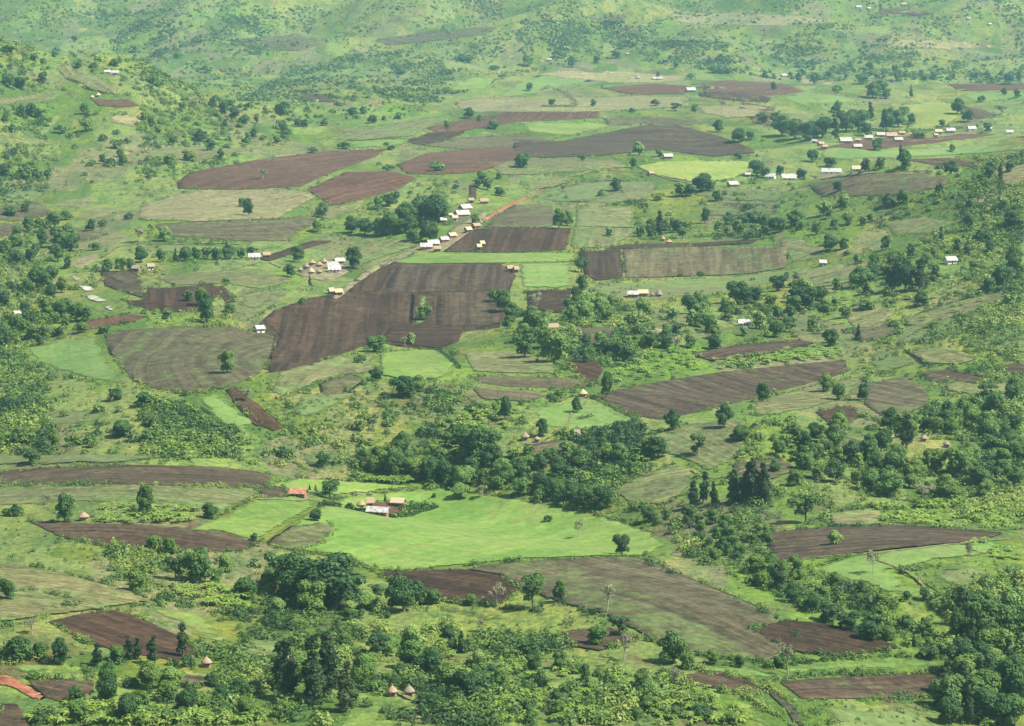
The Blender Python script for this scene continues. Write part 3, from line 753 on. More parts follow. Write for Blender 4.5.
def broadleaf(lod, leaf, kind, tall=1.0):
    n, s = ((4600, .46), (900, .90))[lod]
    nl = int(R.integers(11, 17))
    lobes = []
    for k in range(nl):
        d = rand_dirs(1)[0]; q = R.uniform(.35, 1) ** .6
        rr = R.uniform(1.0, 2.0)
        lobes.append(((d[0] * q * 2.5, d[1] * q * 2.5, (4.3 + d[2] * q * 2.7) * tall), (rr, rr, rr * R.uniform(.65, .95))))
    a = R.uniform(0, 6.28)
    lobes.append(((1.9 * math.cos(a), 1.9 * math.sin(a), 2.0 * tall), (1.8, 1.8, 1.3)))
    lobes.append(((-1.4 * math.cos(a + 1), -1.4 * math.sin(a + 1), 1.7 * tall), (1.7, 1.7, 1.2)))
    lobes.append(((0, 0, 4.1 * tall), (2.3, 2.3, 2.6 * tall)))
    t = MB(); limb_set(t, (0, 0, 0), (R.normal(0, .4), R.normal(0, .4), 5.6 * tall), .3, lobes, nl=6)
    c = MB(); c.quads(lobe_leaves(lobes, n, s))
    reg(kind, lod, t, c, BARK, leaf, 8.2 * tall, 7.6)

def eucalyptus(lod):
    n, s = ((3000, .48), (520, .95))[lod]
    lobes = []
    for k in range(20):
        z = 1.8 + k * .57 + R.normal(0, .4)
        rr = (.85 + .65 * math.sin(min(1, k / 20 + .22) * math.pi)) * R.uniform(.6, 1.15)
        a = R.uniform(0, 2 * math.pi); q = R.uniform(.3, 1.5) * (1 - .45 * k / 20)
        lobes.append(((q * math.cos(a), q * math.sin(a), z), (rr, rr, rr * R.uniform(.8, 1.5))))
    t = MB(); limb_set(t, (0, 0, 0), (R.normal(0, .2), R.normal(0, .2), 10.6), .24, lobes, nl=8)
    c = MB(); c.quads(lobe_leaves(lobes, n, s, .2, .9))
    reg('E', lod, t, c, PALEBARK, LEAF_EUC, 13.6, 5.0)

def flat_tree(lod):
    n, s = ((1500, .6), (420, 1.0))[lod]
    lobes = []
    for k in range(9):
        a = R.uniform(0, 2 * math.pi); q = math.sqrt(R.uniform(0.05, 1))
        rr = R.uniform(1.3, 2.0)
        lobes.append(((q * 3.6 * math.cos(a), q * 3.6 * math.sin(a), 6.8 + R.uniform(-.9, .9) - .5 * q), (rr, rr, rr * .62)))
    for k in range(4):
        a = R.uniform(0, 6.28); lobes.append(((1.8 * math.cos(a), 1.8 * math.sin(a), R.uniform(2.2, 4.6)), (1.5, 1.5, 1.2)))
    t = MB(); limb_set(t, (0, 0, 0), (.4, .2, 5.4), .3, lobes, nl=8)
    c = MB(); c.quads(lobe_leaves(lobes, n, s, .7, .7))
    reg('A', lod, t, c, BARK, LEAF_DARK, 8.2, 9.6)

def bare_tree(lod):
    n, s = ((750, .42), (300, .8))[lod]
    lobes = []
    for k in range(11):
        a = R.uniform(0, 2 * math.pi); q = math.sqrt(R.uniform(0.05, 1))
        rr = R.uniform(.9, 1.6)
        lobes.append(((q * 3.0 * math.cos(a), q * 3.0 * math.sin(a), 6.3 + R.uniform(-1.4, 1.6) - .8 * q), (rr, rr, rr * .7)))
    t = MB(); limb_set(t, (0, 0, 0), (.3, .2, 5.8), .26, lobes, nl=11)
    for c_, r_ in lobes:
        for q in range(3 if lod == 0 else 1):
            e = Vector(c_) + Vector(R.normal(0, .9, 3))
            t.tube([Vector(c_) * .9 + Vector((0, 0, .4)), e], [.07, .03], 4)
    c = MB(); c.quads(lobe_leaves(lobes, n, s, .4, 1))
    reg('D', lod, t, c, PALEBARK, LEAF_PALE, 8.4, 8.4)

def bush(lod, leaf, kind):
    n, s = ((1800, .40), (340, .8))[lod]
    lobes = []
    for k in range(8):
        a = R.uniform(0, 2 * math.pi); q = math.sqrt(R.uniform(0, 1))
        rr = R.uniform(.9, 1.6)
        lobes.append(((q * 2.2 * math.cos(a), q * 2.2 * math.sin(a), 1.3 + 1.5 * (1 - q) + R.uniform(-.3, .5)), (rr, rr, rr * .85)))
    t = MB()
    for c_, r_ in lobes[:5]:
        t.tube([(0, 0, -.5), Vector(c_) * .5, Vector(c_)], [.11, .08, .04], 5)
    c = MB(); c.quads(lobe_leaves(lobes, n, s))
    reg(kind, lod, t, c, BARK, leaf, 4.3, 6.6)

def column_bush(lod):                                  # conical dark garden evergreen
    n, s = ((900, .45), (260, .8))[lod]
    lobes = [((R.normal(0, .15), R.normal(0, .15), .9 + k * .8), (1.5 - k * .17,) * 2 + (.8,)) for k in range(8)]
    t = MB(); t.tube([(0, 0, -.6), (0, 0, 6.3)], [.2, .05], 6)
    c = MB(); c.quads(lobe_leaves(lobes, n, s, .1, .7))
    reg('C', lod, t, c, BARK, LEAF_DARK, 7.2, 3.3)

def banana_geo(mb, base, hgt, tint, nl=9):
    """one banana plant: thick stem and long arching leaves"""
    bx, by, bz = base
    V = []
    T = []
    for k in range(nl):
        a = 2 * math.pi * k / nl + R.uniform(-.3, .3)
        L = hgt * R.uniform(.55, .8); w = hgt * .11
        dx, dy = math.cos(a), math.sin(a); sx, sy = -dy, dx
        el = R.uniform(.55, 1.2)
        pr = []
        for q in range(4):
            s = q / 3
            out = L * s * math.cos(el * (1 - .9 * s)); up = hgt * .42 + L * (math.sin(el) * s - .75 * s * s)
            ww = w * (.5, 1, .9, .15)[q]
            pr.append(((bx + dx * out - sx * ww, by + dy * out - sy * ww, bz + up), (bx + dx * out + sx * ww, by + dy * out + sy * ww, bz + up)))
        for q in range(3):
            V += [pr[q][0], pr[q][1], pr[q + 1][1], pr[q + 1][0]]
            T += [tint + R.uniform(-.15, .15)] * 4
    mb.quads(np.array(V), 0, np.array(T))

for _ in range(6): broadleaf(0, LEAF_DARK, 'B')
for _ in range(4): broadleaf(1, LEAF_DARK, 'B')
for _ in range(5): broadleaf(0, LEAF_DOME, 'T', 1.3)
for _ in range(3): broadleaf(1, LEAF_DOME, 'T', 1.3)
for _ in range(4): broadleaf(0, LEAF_MID, 'M')
for _ in range(3): broadleaf(1, LEAF_MID, 'M')
for _ in range(3): broadleaf(0, LEAF_LIGHT, 'L')
for _ in range(2): broadleaf(1, LEAF_LIGHT, 'L')
for _ in range(5): eucalyptus(0)
for _ in range(3): eucalyptus(1)
for l in (0, 0, 1): flat_tree(l)
for l in (0, 0, 0, 1): bare_tree(l)
for l in (0, 0, 0, 1, 1): bush(l, LEAF_DARK, 'S')
for l in (0, 0, 0, 1, 1): bush(l, LEAF_MID, 's')
for l in (0, 1): column_bush(l)
KIND_NAME = {'B': 'broadleaf_tree', 'M': 'green_tree', 'T': 'domed_tree', 'L': 'light_green_tree', 'E': 'eucalyptus_tree', 'A': 'flat_topped_tree', 'D': 'pale_sparse_tree', 'S': 'dark_bush', 's': 'green_bush', 'C': 'conical_tree'}
KIND_CAT = {'S': 'bush', 's': 'bush'}
JOINED = {}
def joined_mesh(p, key):
    if key not in JOINED:
        mb = MB()
        for me, mi in ((p['trunk'], 0), (p['crown'], 1)):
            v = np.empty(len(me.vertices) * 3); me.vertices.foreach_get('co', v)
            mb.add(v.reshape(-1, 3), [list(q.vertices) for q in me.polygons], mi)
        JOINED[key] = mb.mesh('small_tree', [p['trunk'].materials[0], p['crown'].materials[0]])
    return JOINED[key]

PLANTED = []
def plant(px, py, hpx, kind, wpx=None, label=None, group=None):
    x, y, z = cast1(px, py)
    lod = 0 if hpx >= 17 or y < 1150 else 1
    k = int(R.integers(len(PROTO[(kind, lod)])))
    p = PROTO[(kind, lod)][k]
    m = y / F * 1.02
    sh = hpx * m / p['h']
    sw = (wpx * m / p['w']) if wpx else sh * R.uniform(.88, 1.12)
    rot = R.uniform(0, 2 * math.pi)
    name = KIND_NAME[kind]
    if hpx >= 11:
        o = bpy.data.objects.new(name, None); col.objects.link(o)
        o.empty_display_size = .5
        if kind not in 'Ss':
            obj('trunk', p['trunk'], o)
        else:
            obj('stems', p['trunk'], o)
        obj('crown', p['crown'], o)
    else:
        o = obj(name, joined_mesh(p, (kind, lod, k)))
    o.location = (x, y, z - .1); o.rotation_euler = (R.normal(0, .05), R.normal(0, .05), rot); o.scale = (sw, sw, sh)
    o['category'] = KIND_CAT.get(kind, 'tree')
    if label: o['label'] = label
    if group: o['group'] = group
    PLANTED.append((o, px, py, hpx, kind, label))
    return o

# ----------------------------------------------------------------------------- traced trees: foot x, foot y, height, kind[, width]
TREES = """
10 53 10 S 20;8 87 14 B;20 88 13 B 20;43 83 12 B;36 60 8 s;78 68 8 B;57 53 7 s;75 42 8 B;115 65 8 S 14;135 53 9 B;160 56 8 S 16;180 58 8 s 14;205 73 9 s 16;95 68 7 s;152 84 9 M;160 88 8 s;30 116 14 B;22 117 12 B;38 118 10 B;5 123 10 B;10 131 8 S;84 114 12 M;86 131 14 M;60 133 10 s 14;70 139 8 s;116 134 6 S;103 141 8 S 12;215 105 12 S 16;225 113 12 B;235 119 12 B;245 123 10 S;200 141 12 B 16;211 151 13 B;190 161 12 M 18;170 164 11 M 18;160 165 10 s;5 176 14 B;25 178 16 B 18;35 179 12 B;45 178 10 S;15 156 9 B;110 166 10 S;92 166 8 s;
352 115 9 B 14;363 114 9 B;372 123 9 B 13;399 119 8 M;327 126 9 s;283 113 13 S 20;298 127 10 B;304 127 9 B;284 138 6 S;312 153 7 s 14;345 149 9 s 18;386 146 5 S;391 150 6 S 10;469 118 12 B;479 122 8 M;494 129 10 M 14;447 129 9 M;457 108 6 D;466 61 8 S 22;494 70 6 S 14;450 74 5 S;502 79 7 s;400 74 8 s 14;438 171 10 L 20;481 182 11 B 12;499 179 8 B;389 171 8 s 16;480 168 6 D;263 179 11 D;
528 66 13 M 15;558 58 10 S 15;572 67 11 B;597 63 8 B;616 58 9 B 14;676 68 7 B;529 91 10 B;593 107 8 B;552 106 9 M;656 106 8 S;675 111 8 A 14;695 113 10 M;707 96 12 D;691 79 7 S;712 73 8 S;720 73 9 S;727 73 8 S;742 63 7 D;765 78 8 B;658 77 6 M;639 155 14 L 16;660 157 10 M;633 168 11 B;583 161 8 B;523 168 17 B;518 168 12 B;739 159 8 S;718 132 14 B;739 142 17 B;750 140 11 B;762 123 11 B 14;616 191 14 B;682 196 14 M 20;700 192 20 B 24;709 191 14 M;757 176 18 B;766 178 14 M;722 110 10 D;734 106 9 D;632 112 5 S;604 196 8 s 14;660 200 9 s 16;
774 90 9 B;799 82 11 M;814 84 13 B 12;836 93 9 s;862 84 11 M 16;872 98 18 M;880 92 13 B 18;876 98 14 B;898 81 12 B;911 98 13 E;886 99 12 M;1009 84 13 B 12;1019 81 10 B;981 102 8 S 10;1004 95 8 B;1017 98 10 B;957 114 17 M 16;968 122 14 B 14;1001 115 10 D;782 136 22 B;795 139 24 M;808 141 22 B;822 138 24 B;835 139 24 E;846 132 24 B;836 113 13 B;858 131 24 B;872 120 18 E;886 131 26 B 18;898 127 20 M;904 118 13 M;912 124 12 B;775 126 16 B;866 136 16 B;877 151 14 B;812 162 15 B;905 169 22 B 16;900 158 14 E;830 167 12 B 14;865 172 15 B 12;880 169 13 M;780 175 11 B;801 180 12 B;951 174 15 B 20;990 177 17 B;1000 181 18 E;1010 172 12 B;942 127 9 B;987 133 12 M;952 152 9 M;918 138 9 M 18;
10 216 11 B 16;25 212 10 B;65 220 11 S 16;40 227 10 M;91 231 13 B;103 226 8 S;62 247 24 B;71 251 20 B 22;55 257 14 B;6 256 20 B;18 263 15 B;31 261 14 B;95 250 9 s 16;139 242 15 D 18;164 241 17 L 16;129 219 8 S;108 271 13 B 16;121 272 17 M;131 271 14 M;141 262 17 B;161 262 14 B;175 262 14 E;185 261 18 B;196 260 14 B;207 259 14 M;218 260 14 B;229 259 17 B;241 259 13 B;252 258 12 B;40 287 22 B 26;51 281 16 B;30 291 13 s;5 306 16 B;25 312 12 B;60 317 18 B;76 321 20 B 22;86 321 15 B;55 323 13 M;15 331 20 M;5 347 22 B;60 336 10 B;104 333 9 B 12;166 319 12 M 13;188 301 12 B 14;207 323 34 B 18;200 306 22 M 14;231 313 11 M 12;226 283 6 S;227 373 28 M 18;249 216 19 B 12;243 207 10 M;39 345 12 B;
322 218 17 M;317 232 14 M;352 233 18 B;365 235 18 B;377 236 20 B;390 235 28 M;400 233 28 B;410 229 30 B;421 224 34 B;432 226 34 B;441 222 24 M;430 241 24 B;422 239 22 E;413 241 15 M;388 206 14 B;395 198 8 S;378 209 14 M;297 262 18 B 16;290 277 15 B;353 269 24 B 18;310 287 13 E;302 304 8 S;376 352 19 M 20;411 344 12 L;405 346 10 D;360 363 10 s 16;425 320 18 M 18;456 189 6 S;478 188 11 B;487 190 13 B;500 196 10 M 14;476 224 11 B;505 312 26 B 20;495 302 14 M;512 322 22 B;
582 272 17 S 16;582 290 18 F 14;611 309 14 B;559 229 24 M 16;567 226 18 B;610 237 11 L;659 237 26 E;666 233 14 B;640 237 14 B;652 238 13 B;678 233 14 B;688 233 13 M;705 223 17 B 9;718 232 12 M;730 227 17 B;742 229 14 B;752 226 17 B;764 231 19 B;690 196 12 B;716 201 12 B;617 191 9 M;748 210 8 S;690 314 22 B;701 312 18 B;736 303 26 B 22;746 304 20 B;726 312 16 M;756 303 19 B;771 307 16 M;697 302 12 M;681 277 5 S;700 277 7 S;530 333 30 B;555 362 38 M 34;525 358 28 B;545 348 22 M;570 322 18 M;580 314 16 M;536 312 20 D 20;621 363 26 B;611 356 20 B;650 349 20 B;664 347 20 B 24;676 353 18 D;716 350 17 B;640 338 16 M;630 328 14 B;600 346 16 M;588 362 18 M;690 348 15 M;
888 206 15 B 16;844 206 16 L 12;838 192 13 B;796 226 18 B 18;775 233 17 B;847 225 13 M;832 250 17 B 18;843 249 13 B;863 225 9 B;941 242 16 C;979 242 14 B;970 220 8 s;1010 227 17 B;1019 229 14 M;1015 272 28 B 18;1001 285 22 B 22;990 291 16 B;779 291 18 B;806 310 26 B 24;795 302 18 B;820 304 20 B;860 287 22 M 26;869 281 20 B;892 292 38 E 20;905 291 36 B 24;919 290 32 E 20;900 277 26 B;922 306 18 B 18;934 284 10 B;830 347 20 B 18;858 340 16 C;790 332 18 M;775 337 20 M;932 328 7 S;1010 306 14 L;973 272 13 M;866 310 14 M 20;846 318 14 M;744 336 12 L;715 340 18 M;812 330 14 M;
33 464 18 B 20;65 522 32 B 20;142 517 36 B 20;210 518 17 B 18;170 554 20 M 15;254 541 9 B 9;16 516 14 B;8 515 9 S;25 443 20 M 24;14 446 14 B;56 448 22 M 14;75 446 13 s;91 447 10 s;121 436 20 B 26;150 441 12 B 20;115 400 14 B 18;145 406 16 B 24;155 427 12 B;246 401 13 D;48 504 12 D;8 600 26 B 20;134 512 10 L;
315 521 16 B 14;330 499 20 A 24;321 467 16 B 12;284 457 12 B;291 457 10 M;362 447 10 M;375 472 20 M;391 474 30 B 20;398 471 26 B 20;411 474 20 M;431 482 28 B 22;446 482 26 B 22;456 482 20 M;481 464 44 M 34;470 458 28 B;491 467 28 B 22;505 420 30 B 14;461 498 18 L 20;482 498 14 D 14;376 381 14 B 16;361 431 14 L 12;405 397 26 B 30;420 392 18 M 20;385 502 9 C;310 491 7 C;316 492 8 C;434 498 6 B;520 480 26 B 20;508 484 22 M;
606 399 30 B 14;577 413 20 B 12;672 430 24 B 18;724 428 28 B 18;740 441 20 B 22;697 456 22 A 20;543 436 22 B 14;762 402 22 B 16;694 508 28 E 14;703 504 34 E 14;714 506 26 E;735 503 36 E 16;746 503 42 E 18;756 504 46 E 18;766 504 42 E 16;590 465 22 B;602 456 20 B;655 458 24 B 26;643 456 20 M;579 538 20 D 12;622 555 24 B 18;548 522 9 S 10;583 470 24 B;650 522 18 B 18;666 520 14 M;540 492 24 B;556 498 22 B;572 503 26 B;588 506 24 B;604 508 26 B;560 475 20 B;530 470 18 M;690 520 18 B;710 524 18 M;725 530 18 B;
931 420 14 S 16;946 414 16 B;961 412 14 B;976 408 14 M;985 402 20 A 24;838 400 20 M 16;824 392 20 M 18;862 400 20 B 14;839 426 18 B 14;794 438 16 B 16;881 452 26 B;907 448 34 E 18;870 458 28 B;850 462 24 B;891 474 28 B;775 472 14 B;806 522 30 A 36;834 545 18 L;925 502 20 D 26;935 470 26 M 28;960 476 34 M 34;1005 448 26 B;985 440 22 B;1015 430 18 B;1000 480 24 B;915 480 22 M;889 496 26 M 34;870 490 24 M;836 482 24 B;815 478 22 M;796 486 20 M;950 500 22 M 28;985 498 20 M;1015 488 22 B;
60 664 30 B 18;97 666 25 E 14;117 661 20 M 17;128 660 25 E 13;138 659 24 E 12;153 664 30 E 15;183 656 36 E 17;176 669 12 B 8;32 634 16 D 18;20 660 30 B 34;40 658 20 B 20;135 591 24 M 22;176 580 26 A 22;200 582 40 M 32;216 584 20 M 18;246 598 24 B 26;154 549 16 M 20;110 704 40 B 26;126 722 38 B 26;80 722 26 M 26;150 688 30 M 26;186 714 30 B 26;201 712 26 M 22;222 704 24 B 22;240 698 22 B 20;75 703 20 B;140 712 26 M;168 700 24 M;212 686 16 B;245 716 24 M;165 724 20 B;40 724 16 B;
336 608 58 B 66;300 600 50 B 46;276 592 40 A 36;312 612 40 M 40;404 612 40 B 34;418 604 26 B 22;433 604 18 M 18;370 608 18 L 26;292 700 66 E 26;312 704 74 E 30;331 698 68 E 28;347 712 50 E 22;280 690 52 E 22;362 690 40 M 26;390 650 20 M 26;447 642 20 B 18;463 652 22 C 14;388 618 8 B 7;478 632 14 D 12;497 606 26 D 20;471 605 14 M;410 668 30 M 34;430 676 30 B 32;450 690 30 M 34;470 694 28 B 32;378 660 26 A 30;395 686 14 S;500 690 24 M;
533 608 36 A 32;560 602 24 M 16;607 613 32 D 24;600 644 22 M 26;619 636 22 A 26;674 664 38 B 32;624 660 28 D 18;687 668 20 M;585 684 26 B 14;540 690 24 B;740 667 14 B 12;712 664 16 M 18;780 668 16 M;672 690 26 D 16;650 712 20 M 24;530 716 22 M;556 706 20 B;570 672 14 s 20;730 724 16 s 24;700 718 16 S 26;
873 574 28 D 16;788 676 38 D 18;967 572 34 D 10;930 657 14 S 30;948 654 18 L 26;925 600 16 M;906 600 12 B;990 640 50 B 34;1010 650 54 M 36;970 640 44 B 26;957 640 36 B 20;985 690 46 B 30;1005 700 50 B 34;1018 690 46 B;945 695 36 E 22;965 700 40 E 22;978 712 44 B;1000 726 40 B 34;950 724 30 B;1015 726 36 M;1012 620 40 L 34;780 590 30 E 20;770 582 24 M 26;795 602 22 B;812 612 22 B;830 622 22 B 26;848 630 22 B 24;868 640 22 B 24;888 640 18 M;756 572 20 M 24;740 560 20 M;722 556 22 B 18;700 545 16 B;728 540 18 M;752 548 16 B;860 606 14 B;880 618 16 M;905 628 16 B;925 636 18 M
"""

# orange-flowering tree
def flame_tree():
    n = 520
    base = PROTO[('B', 1)][1]
    PROTO[('F', 0)] = PROTO[('F', 1)] = [dict(base)]
flame_tree()
KIND_NAME['F'] = 'flowering_tree'

# landmarks a label can name: phrase, picture x, y
LM = [
 ("the red ploughed field", 270, 172), ("the tan stubble field", 215, 205), ("the grey striped field", 235, 231), ("the dark plot beside the track", 370, 279),
 ("the brown square field", 445, 277), ("the widest dark ploughed slope", 325, 330), ("the curved furrow field", 190, 357), ("the thin dark triangular plot", 255, 410),
 ("the orange dirt track", 520, 198), ("the tin roofs above the grove", 461, 211), ("the white roofs below the grove", 430, 247), ("the thatch hut cluster", 318, 267),
 ("the pair of tan huts", 335, 293), ("the house by the curved field", 259, 328), ("the pale rock outcrops", 95, 295), ("the small dark terraces", 170, 300),
 ("the whitewashed long house", 254, 256), ("the bright green strip", 500, 257), ("the dark striped field", 510, 240), ("the long grey plot", 705, 262),
 ("the two pale roofs on grass", 645, 293), ("the huts by the banana line", 665, 239), ("the lone white roof in trees", 744, 323), ("the big tilted brown field", 720, 388),
 ("the lone tan hut", 583, 393), ("the green plot below the hut", 585, 415), ("the grey huts in the trees", 530, 439), ("the small dark brown plot", 840, 415),
 ("the olive slope", 715, 440), ("the worn olive rise", 655, 488), ("the white house on the slope", 951, 259), ("the small white shed", 823, 263),
 ("the village of tin roofs", 865, 139), ("the five spaced white houses", 980, 130), ("the long white barn", 832, 170), ("the two long roofs", 780, 176),
 ("the yellow meadow", 697, 170), ("the white roof by the meadow", 668, 156), ("the wide brown band", 630, 143), ("the brush fence arc", 556, 98),
 ("the roadside long roof", 692, 91), ("the far red field", 745, 90), ("the far dark valley wood", 900, 78), ("the ridge farmhouses", 111, 72),
 ("the ridge earth bank", 98, 97), ("the faraway light meadow", 470, 83), ("the pale tan far field", 560, 105), ("the purplish fields", 460, 162),
 ("the yellow meadow strip", 925, 115), ("the grey field under the barn", 880, 185), ("the huts at the grove foot", 146, 268), ("the bare red earth", 110, 322),
 ("the orange roofed house", 298, 494), ("the hedged homestead", 385, 508), ("the bright lime meadow", 520, 530), ("the smaller lime plot", 240, 518),
 ("the hut above the brown strip", 83, 518), ("the long brown band", 130, 476), ("the banana garden", 150, 515), ("the lower brown strip", 140, 538),
 ("the striped olive field", 125, 493), ("the big furrowed slope", 650, 600), ("the dark wedge of soil", 825, 640), ("the shade tree plot", 440, 588),
 ("the lowest brown field", 865, 687), ("the lime strip", 850, 665), ("the drainage ditch", 790, 708), ("the pale grass clearing", 880, 575),
 ("the dotted brown field", 880, 542), ("the hidden huts on the slope", 920, 440), ("the hut with the dark yard", 206, 662), ("the twin thatched cones", 400, 692),
 ("the dark sloping plot", 120, 637), ("the red dirt road", 20, 688), ("the brown garden by the road", 65, 690), ("the yellow grass bank", 205, 630),
 ("the grey slope pasture", 70, 590), ("the pasture below the furrows", 475, 615), ("the bright corner plot", 1000, 340), ("the grassy knoll", 60, 400),
 ("the light green clearing", 418, 366), ("the dark notch of soil", 582, 370), ("the upper ridge scrub", 230, 140), ("the right hand crest", 1000, 180),
 ("the far pale farmstead", 890, 10), ("the thicket by the stream", 800, 600), ("the corner wood", 985, 680), ("the wooded gully", 440, 462),
 ("the ploughed strip in the village", 945, 162), ("the olive meadow below the road", 680, 290),
 ("the dark tall grove", 400, 222), ("the tall eucalyptus stand", 750, 490), ("the black green wood", 905, 280), ("the high pasture", 600, 75),
]
LM = [(p.replace('right hand crest', 'straw coloured crest'), x, y) for p, x, y in LM]
TONE = {'B': 'dark', 'M': 'green', 'T': 'deep green', 'L': 'pale-green', 'E': 'slim', 'A': 'flat-topped', 'D': 'sparse', 'S': 'dark', 's': 'soft-green', 'C': 'conical', 'F': 'orange-flowering'}
NOUN = {'S': 'bush', 's': 'bush', 'E': 'eucalyptus tree'}
pending = []
for line in TREES.replace('\n', '').split(';'):
    t = line.split()
    if not t: continue
    pending.append((float(t[0]), float(t[1]), float(t[2]), t[3], float(t[4]) if len(t) > 4 else None))
def relation(px, py, lx, ly):
    dx, dy = px - lx, (py - ly) * 1.6
    if math.hypot(dx, dy) < 9: return 'at'
    if abs(dy) > abs(dx) * .55: return 'in front of' if dy > 0 else 'behind'
    return 'beside'
bucket = {}
for i, (px, py, h, k, w) in enumerate(pending):
    d = sorted(LM, key=lambda l: math.hypot(px - l[1], 1.6 * (py - l[2])))
    bucket.setdefault((k, d[0][0], relation(px, py, d[0][1], d[0][2])), []).append((i, d))
LABEL = {}
ORD = ['first', 'second', 'third', 'fourth', 'fifth', 'sixth', 'seventh', 'eighth', 'ninth', 'tenth', 'eleventh', 'twelfth']
NUM = ['', 'one', 'two', 'three', 'four', 'five', 'six', 'seven', 'eight', 'nine', 'ten', 'eleven', 'twelve']
for (k, l, rel), v in bucket.items():
    noun = f"{TONE[k]} {NOUN.get(k, 'tree')}"
    def size(i):
        h = pending[i][2] * (pending[i][1] + 80) ** -1 * 1000
        return 'tall' if pending[i][2] * 1.0 / (pending[i][1] + 80) > .047 else 'small' if pending[i][2] / (pending[i][1] + 80) < .03 else 'medium'
    if len(v) == 1:
        i = v[0][0]; LABEL[i] = f"{size(i)} {noun} standing {rel} {l}"
        continue
    # same kind at the same landmark: tell them apart by a second landmark, else by order
    sub = {}
    for i, d in v: sub.setdefault((d[1][0], relation(pending[i][0], pending[i][1], d[1][1], d[1][2])), []).append(i)
    if max(len(f'{noun} {rel} {l}, towards {l2}'.replace('-', ' ').split()) for l2, _ in sub) <= 15 and all(len(q) == 1 for q in sub.values()) and len({a for a, b in sub}) == len(sub):
        for (l2, rel2), q in sub.items():
            LABEL[q[0]] = f"{noun} {rel} {l}, towards {l2}"
    else:
        idx_ = sorted([i for i, _ in v], key=lambda i: pending[i][0])
        hs = sorted(idx_, key=lambda i: -pending[i][2])
        n = len(idx_)
        for q, i in enumerate(idx_):
            if n == 2:
                w_ = 'taller' if i == hs[0] else 'shorter'
                if pending[hs[0]][2] > pending[hs[1]][2] * 1.15: LABEL[i] = f"{w_} of the two {noun}s {rel} {l}".replace('bushs', 'bushes')
                else: LABEL[i] = f"{('left', 'right')[q]} one of two {noun}s {rel} {l}".replace('bushs', 'bushes')
            else:
                pos = f"{ORD[q]} from the left" if 0 < q < n - 1 else ('leftmost', 'rightmost')[q > 0]
                LABEL[i] = f"{pos} of {NUM[n]} {noun}s {rel} {l}".replace('bushs', 'bushes')
for i in LABEL:
    if len(LABEL[i].replace('-', '  ').split()) > 15: LABEL[i] = LABEL[i].replace(' trees ', ' trees ').replace(' from the left of ', ' from left of ')
for i, (px, py, h, k, w) in enumerate(pending):
    o = plant(px, py, h, k, w, LABEL[i], ('bushes' if k in 'Ss' else 'trees') + ' scattered over the valley')
    if k == 'F':
        for ch in o.children:
            if ch.name.startswith('crown'):
                lob = [((R.uniform(-2, 2), R.uniform(-2.2, .5), R.uniform(4.6, 6.8)), (1.3, 1.3, 1.0)) for _ in range(6)]
                b = MB(); b.quads(lobe_leaves(lob, 120, .7)); obj('blossom', b.mesh('blossom', BLOSSOM), o)
                break

# dense woods: every tree an object, the trees of one wood cannot be told apart
WOODS = [
 ("tree crowded into the tangled belt behind the big tilted brown field", "trees of the tangled middle belt", [(500,318),(560,300),(640,312),(720,312),(790,296),(860,290),(870,318),(800,338),(700,345),(620,360),(540,368),(505,350)], 34, (14, 22), 'TTMMMLLss'),
 ("tree packed in the deep green slope wood around the hidden huts", "trees of the slope wood", [(800,436),(880,432),(930,420),(1024,392),(1024,486),(960,500),(880,494),(790,480),(760,470)], 52, (14, 28), 'TTTMMMML'),
 ("tree crowding the wooded gully behind the hedged homestead", "trees of the wooded gully", [(352,474),(400,452),(460,440),(520,440),(600,450),(640,446),(612,500),(560,506),(500,494),(430,486)], 34, (14, 26), 'TTMMMLs'),
 ("tree in the stream thicket alongside the big furrowed slope", "trees of the stream thicket", [(680,520),(760,520),(790,560),(860,592),(940,630),(960,650),(900,645),(830,622),(770,592),(700,556)], 32, (12, 22), 'TTMMs'),
 ("tree massed in the corner wood beside the brown field", "trees of the corner wood", [(945,620),(1024,600),(1024,726),(945,726),(952,680),(975,660)], 26, (26, 46), 'TTME'),
 ("tree in the low thicket around the twin thatched cones", "trees of the low thicket", [(60,700),(150,676),(250,690),(270,640),(380,640),(520,650),(640,690),(700,726),(40,726)], 46, (14, 28), 'TMMMLLss'),
 ("tree on the bushy hillside around the white house on the slope", "trees of the right hillside", [(770,215),(870,205),(960,190),(1010,200),(1000,270),(900,310),(820,320),(780,285)], 36, (10, 18), 'TTMMLs'),
 ("tree in the shaggy woodland beside the pale rock outcrops", "trees of the shaggy woodland", [(0,196),(60,212),(80,240),(60,300),(90,330),(60,345),(30,350),(0,380)], 36, (12, 20), 'TTMMs'),
 ("tree in the hollow behind the grey slope pasture", "trees of the hollow", [(130,552),(230,562),(290,580),(380,600),(360,625),(280,625),(190,596)], 18, (14, 22), 'TMMLs'),
 ("tree on the wooded far ridge flank above the red ploughed field", "trees of the far ridge flank", [(140,120),(230,100),(300,130),(290,145),(220,160),(150,172),(100,165)], 26, (8, 13), 'TMMs'),
 ("tree hemming the banana line behind the long grey plot", "trees of the banana line hedge", [(640,226),(700,220),(770,222),(830,236),(835,246),(770,238),(700,238),(640,240)], 16, (9, 15), 'TMM'),
 ("tree in the dark wooded foot of the far hillside", "trees at the hillside foot", [(770,70),(850,64),(1024,74),(1024,84),(900,80),(780,78)], 30, (6, 10), 'TTMs'),
]
SOIL = [p for p, t in zip(FIELD_PX, FIELD_TYPE) if t in 'PRBGOTLEKXWYMQ']
def on_field(px, py, types='PRBGOTLEKXWYMQ'):
    r = np.zeros(len(px), bool)
    for p, t in zip(FIELD_PX, FIELD_TYPE):
        if t in types: r |= inside(px, py, p)
    return r
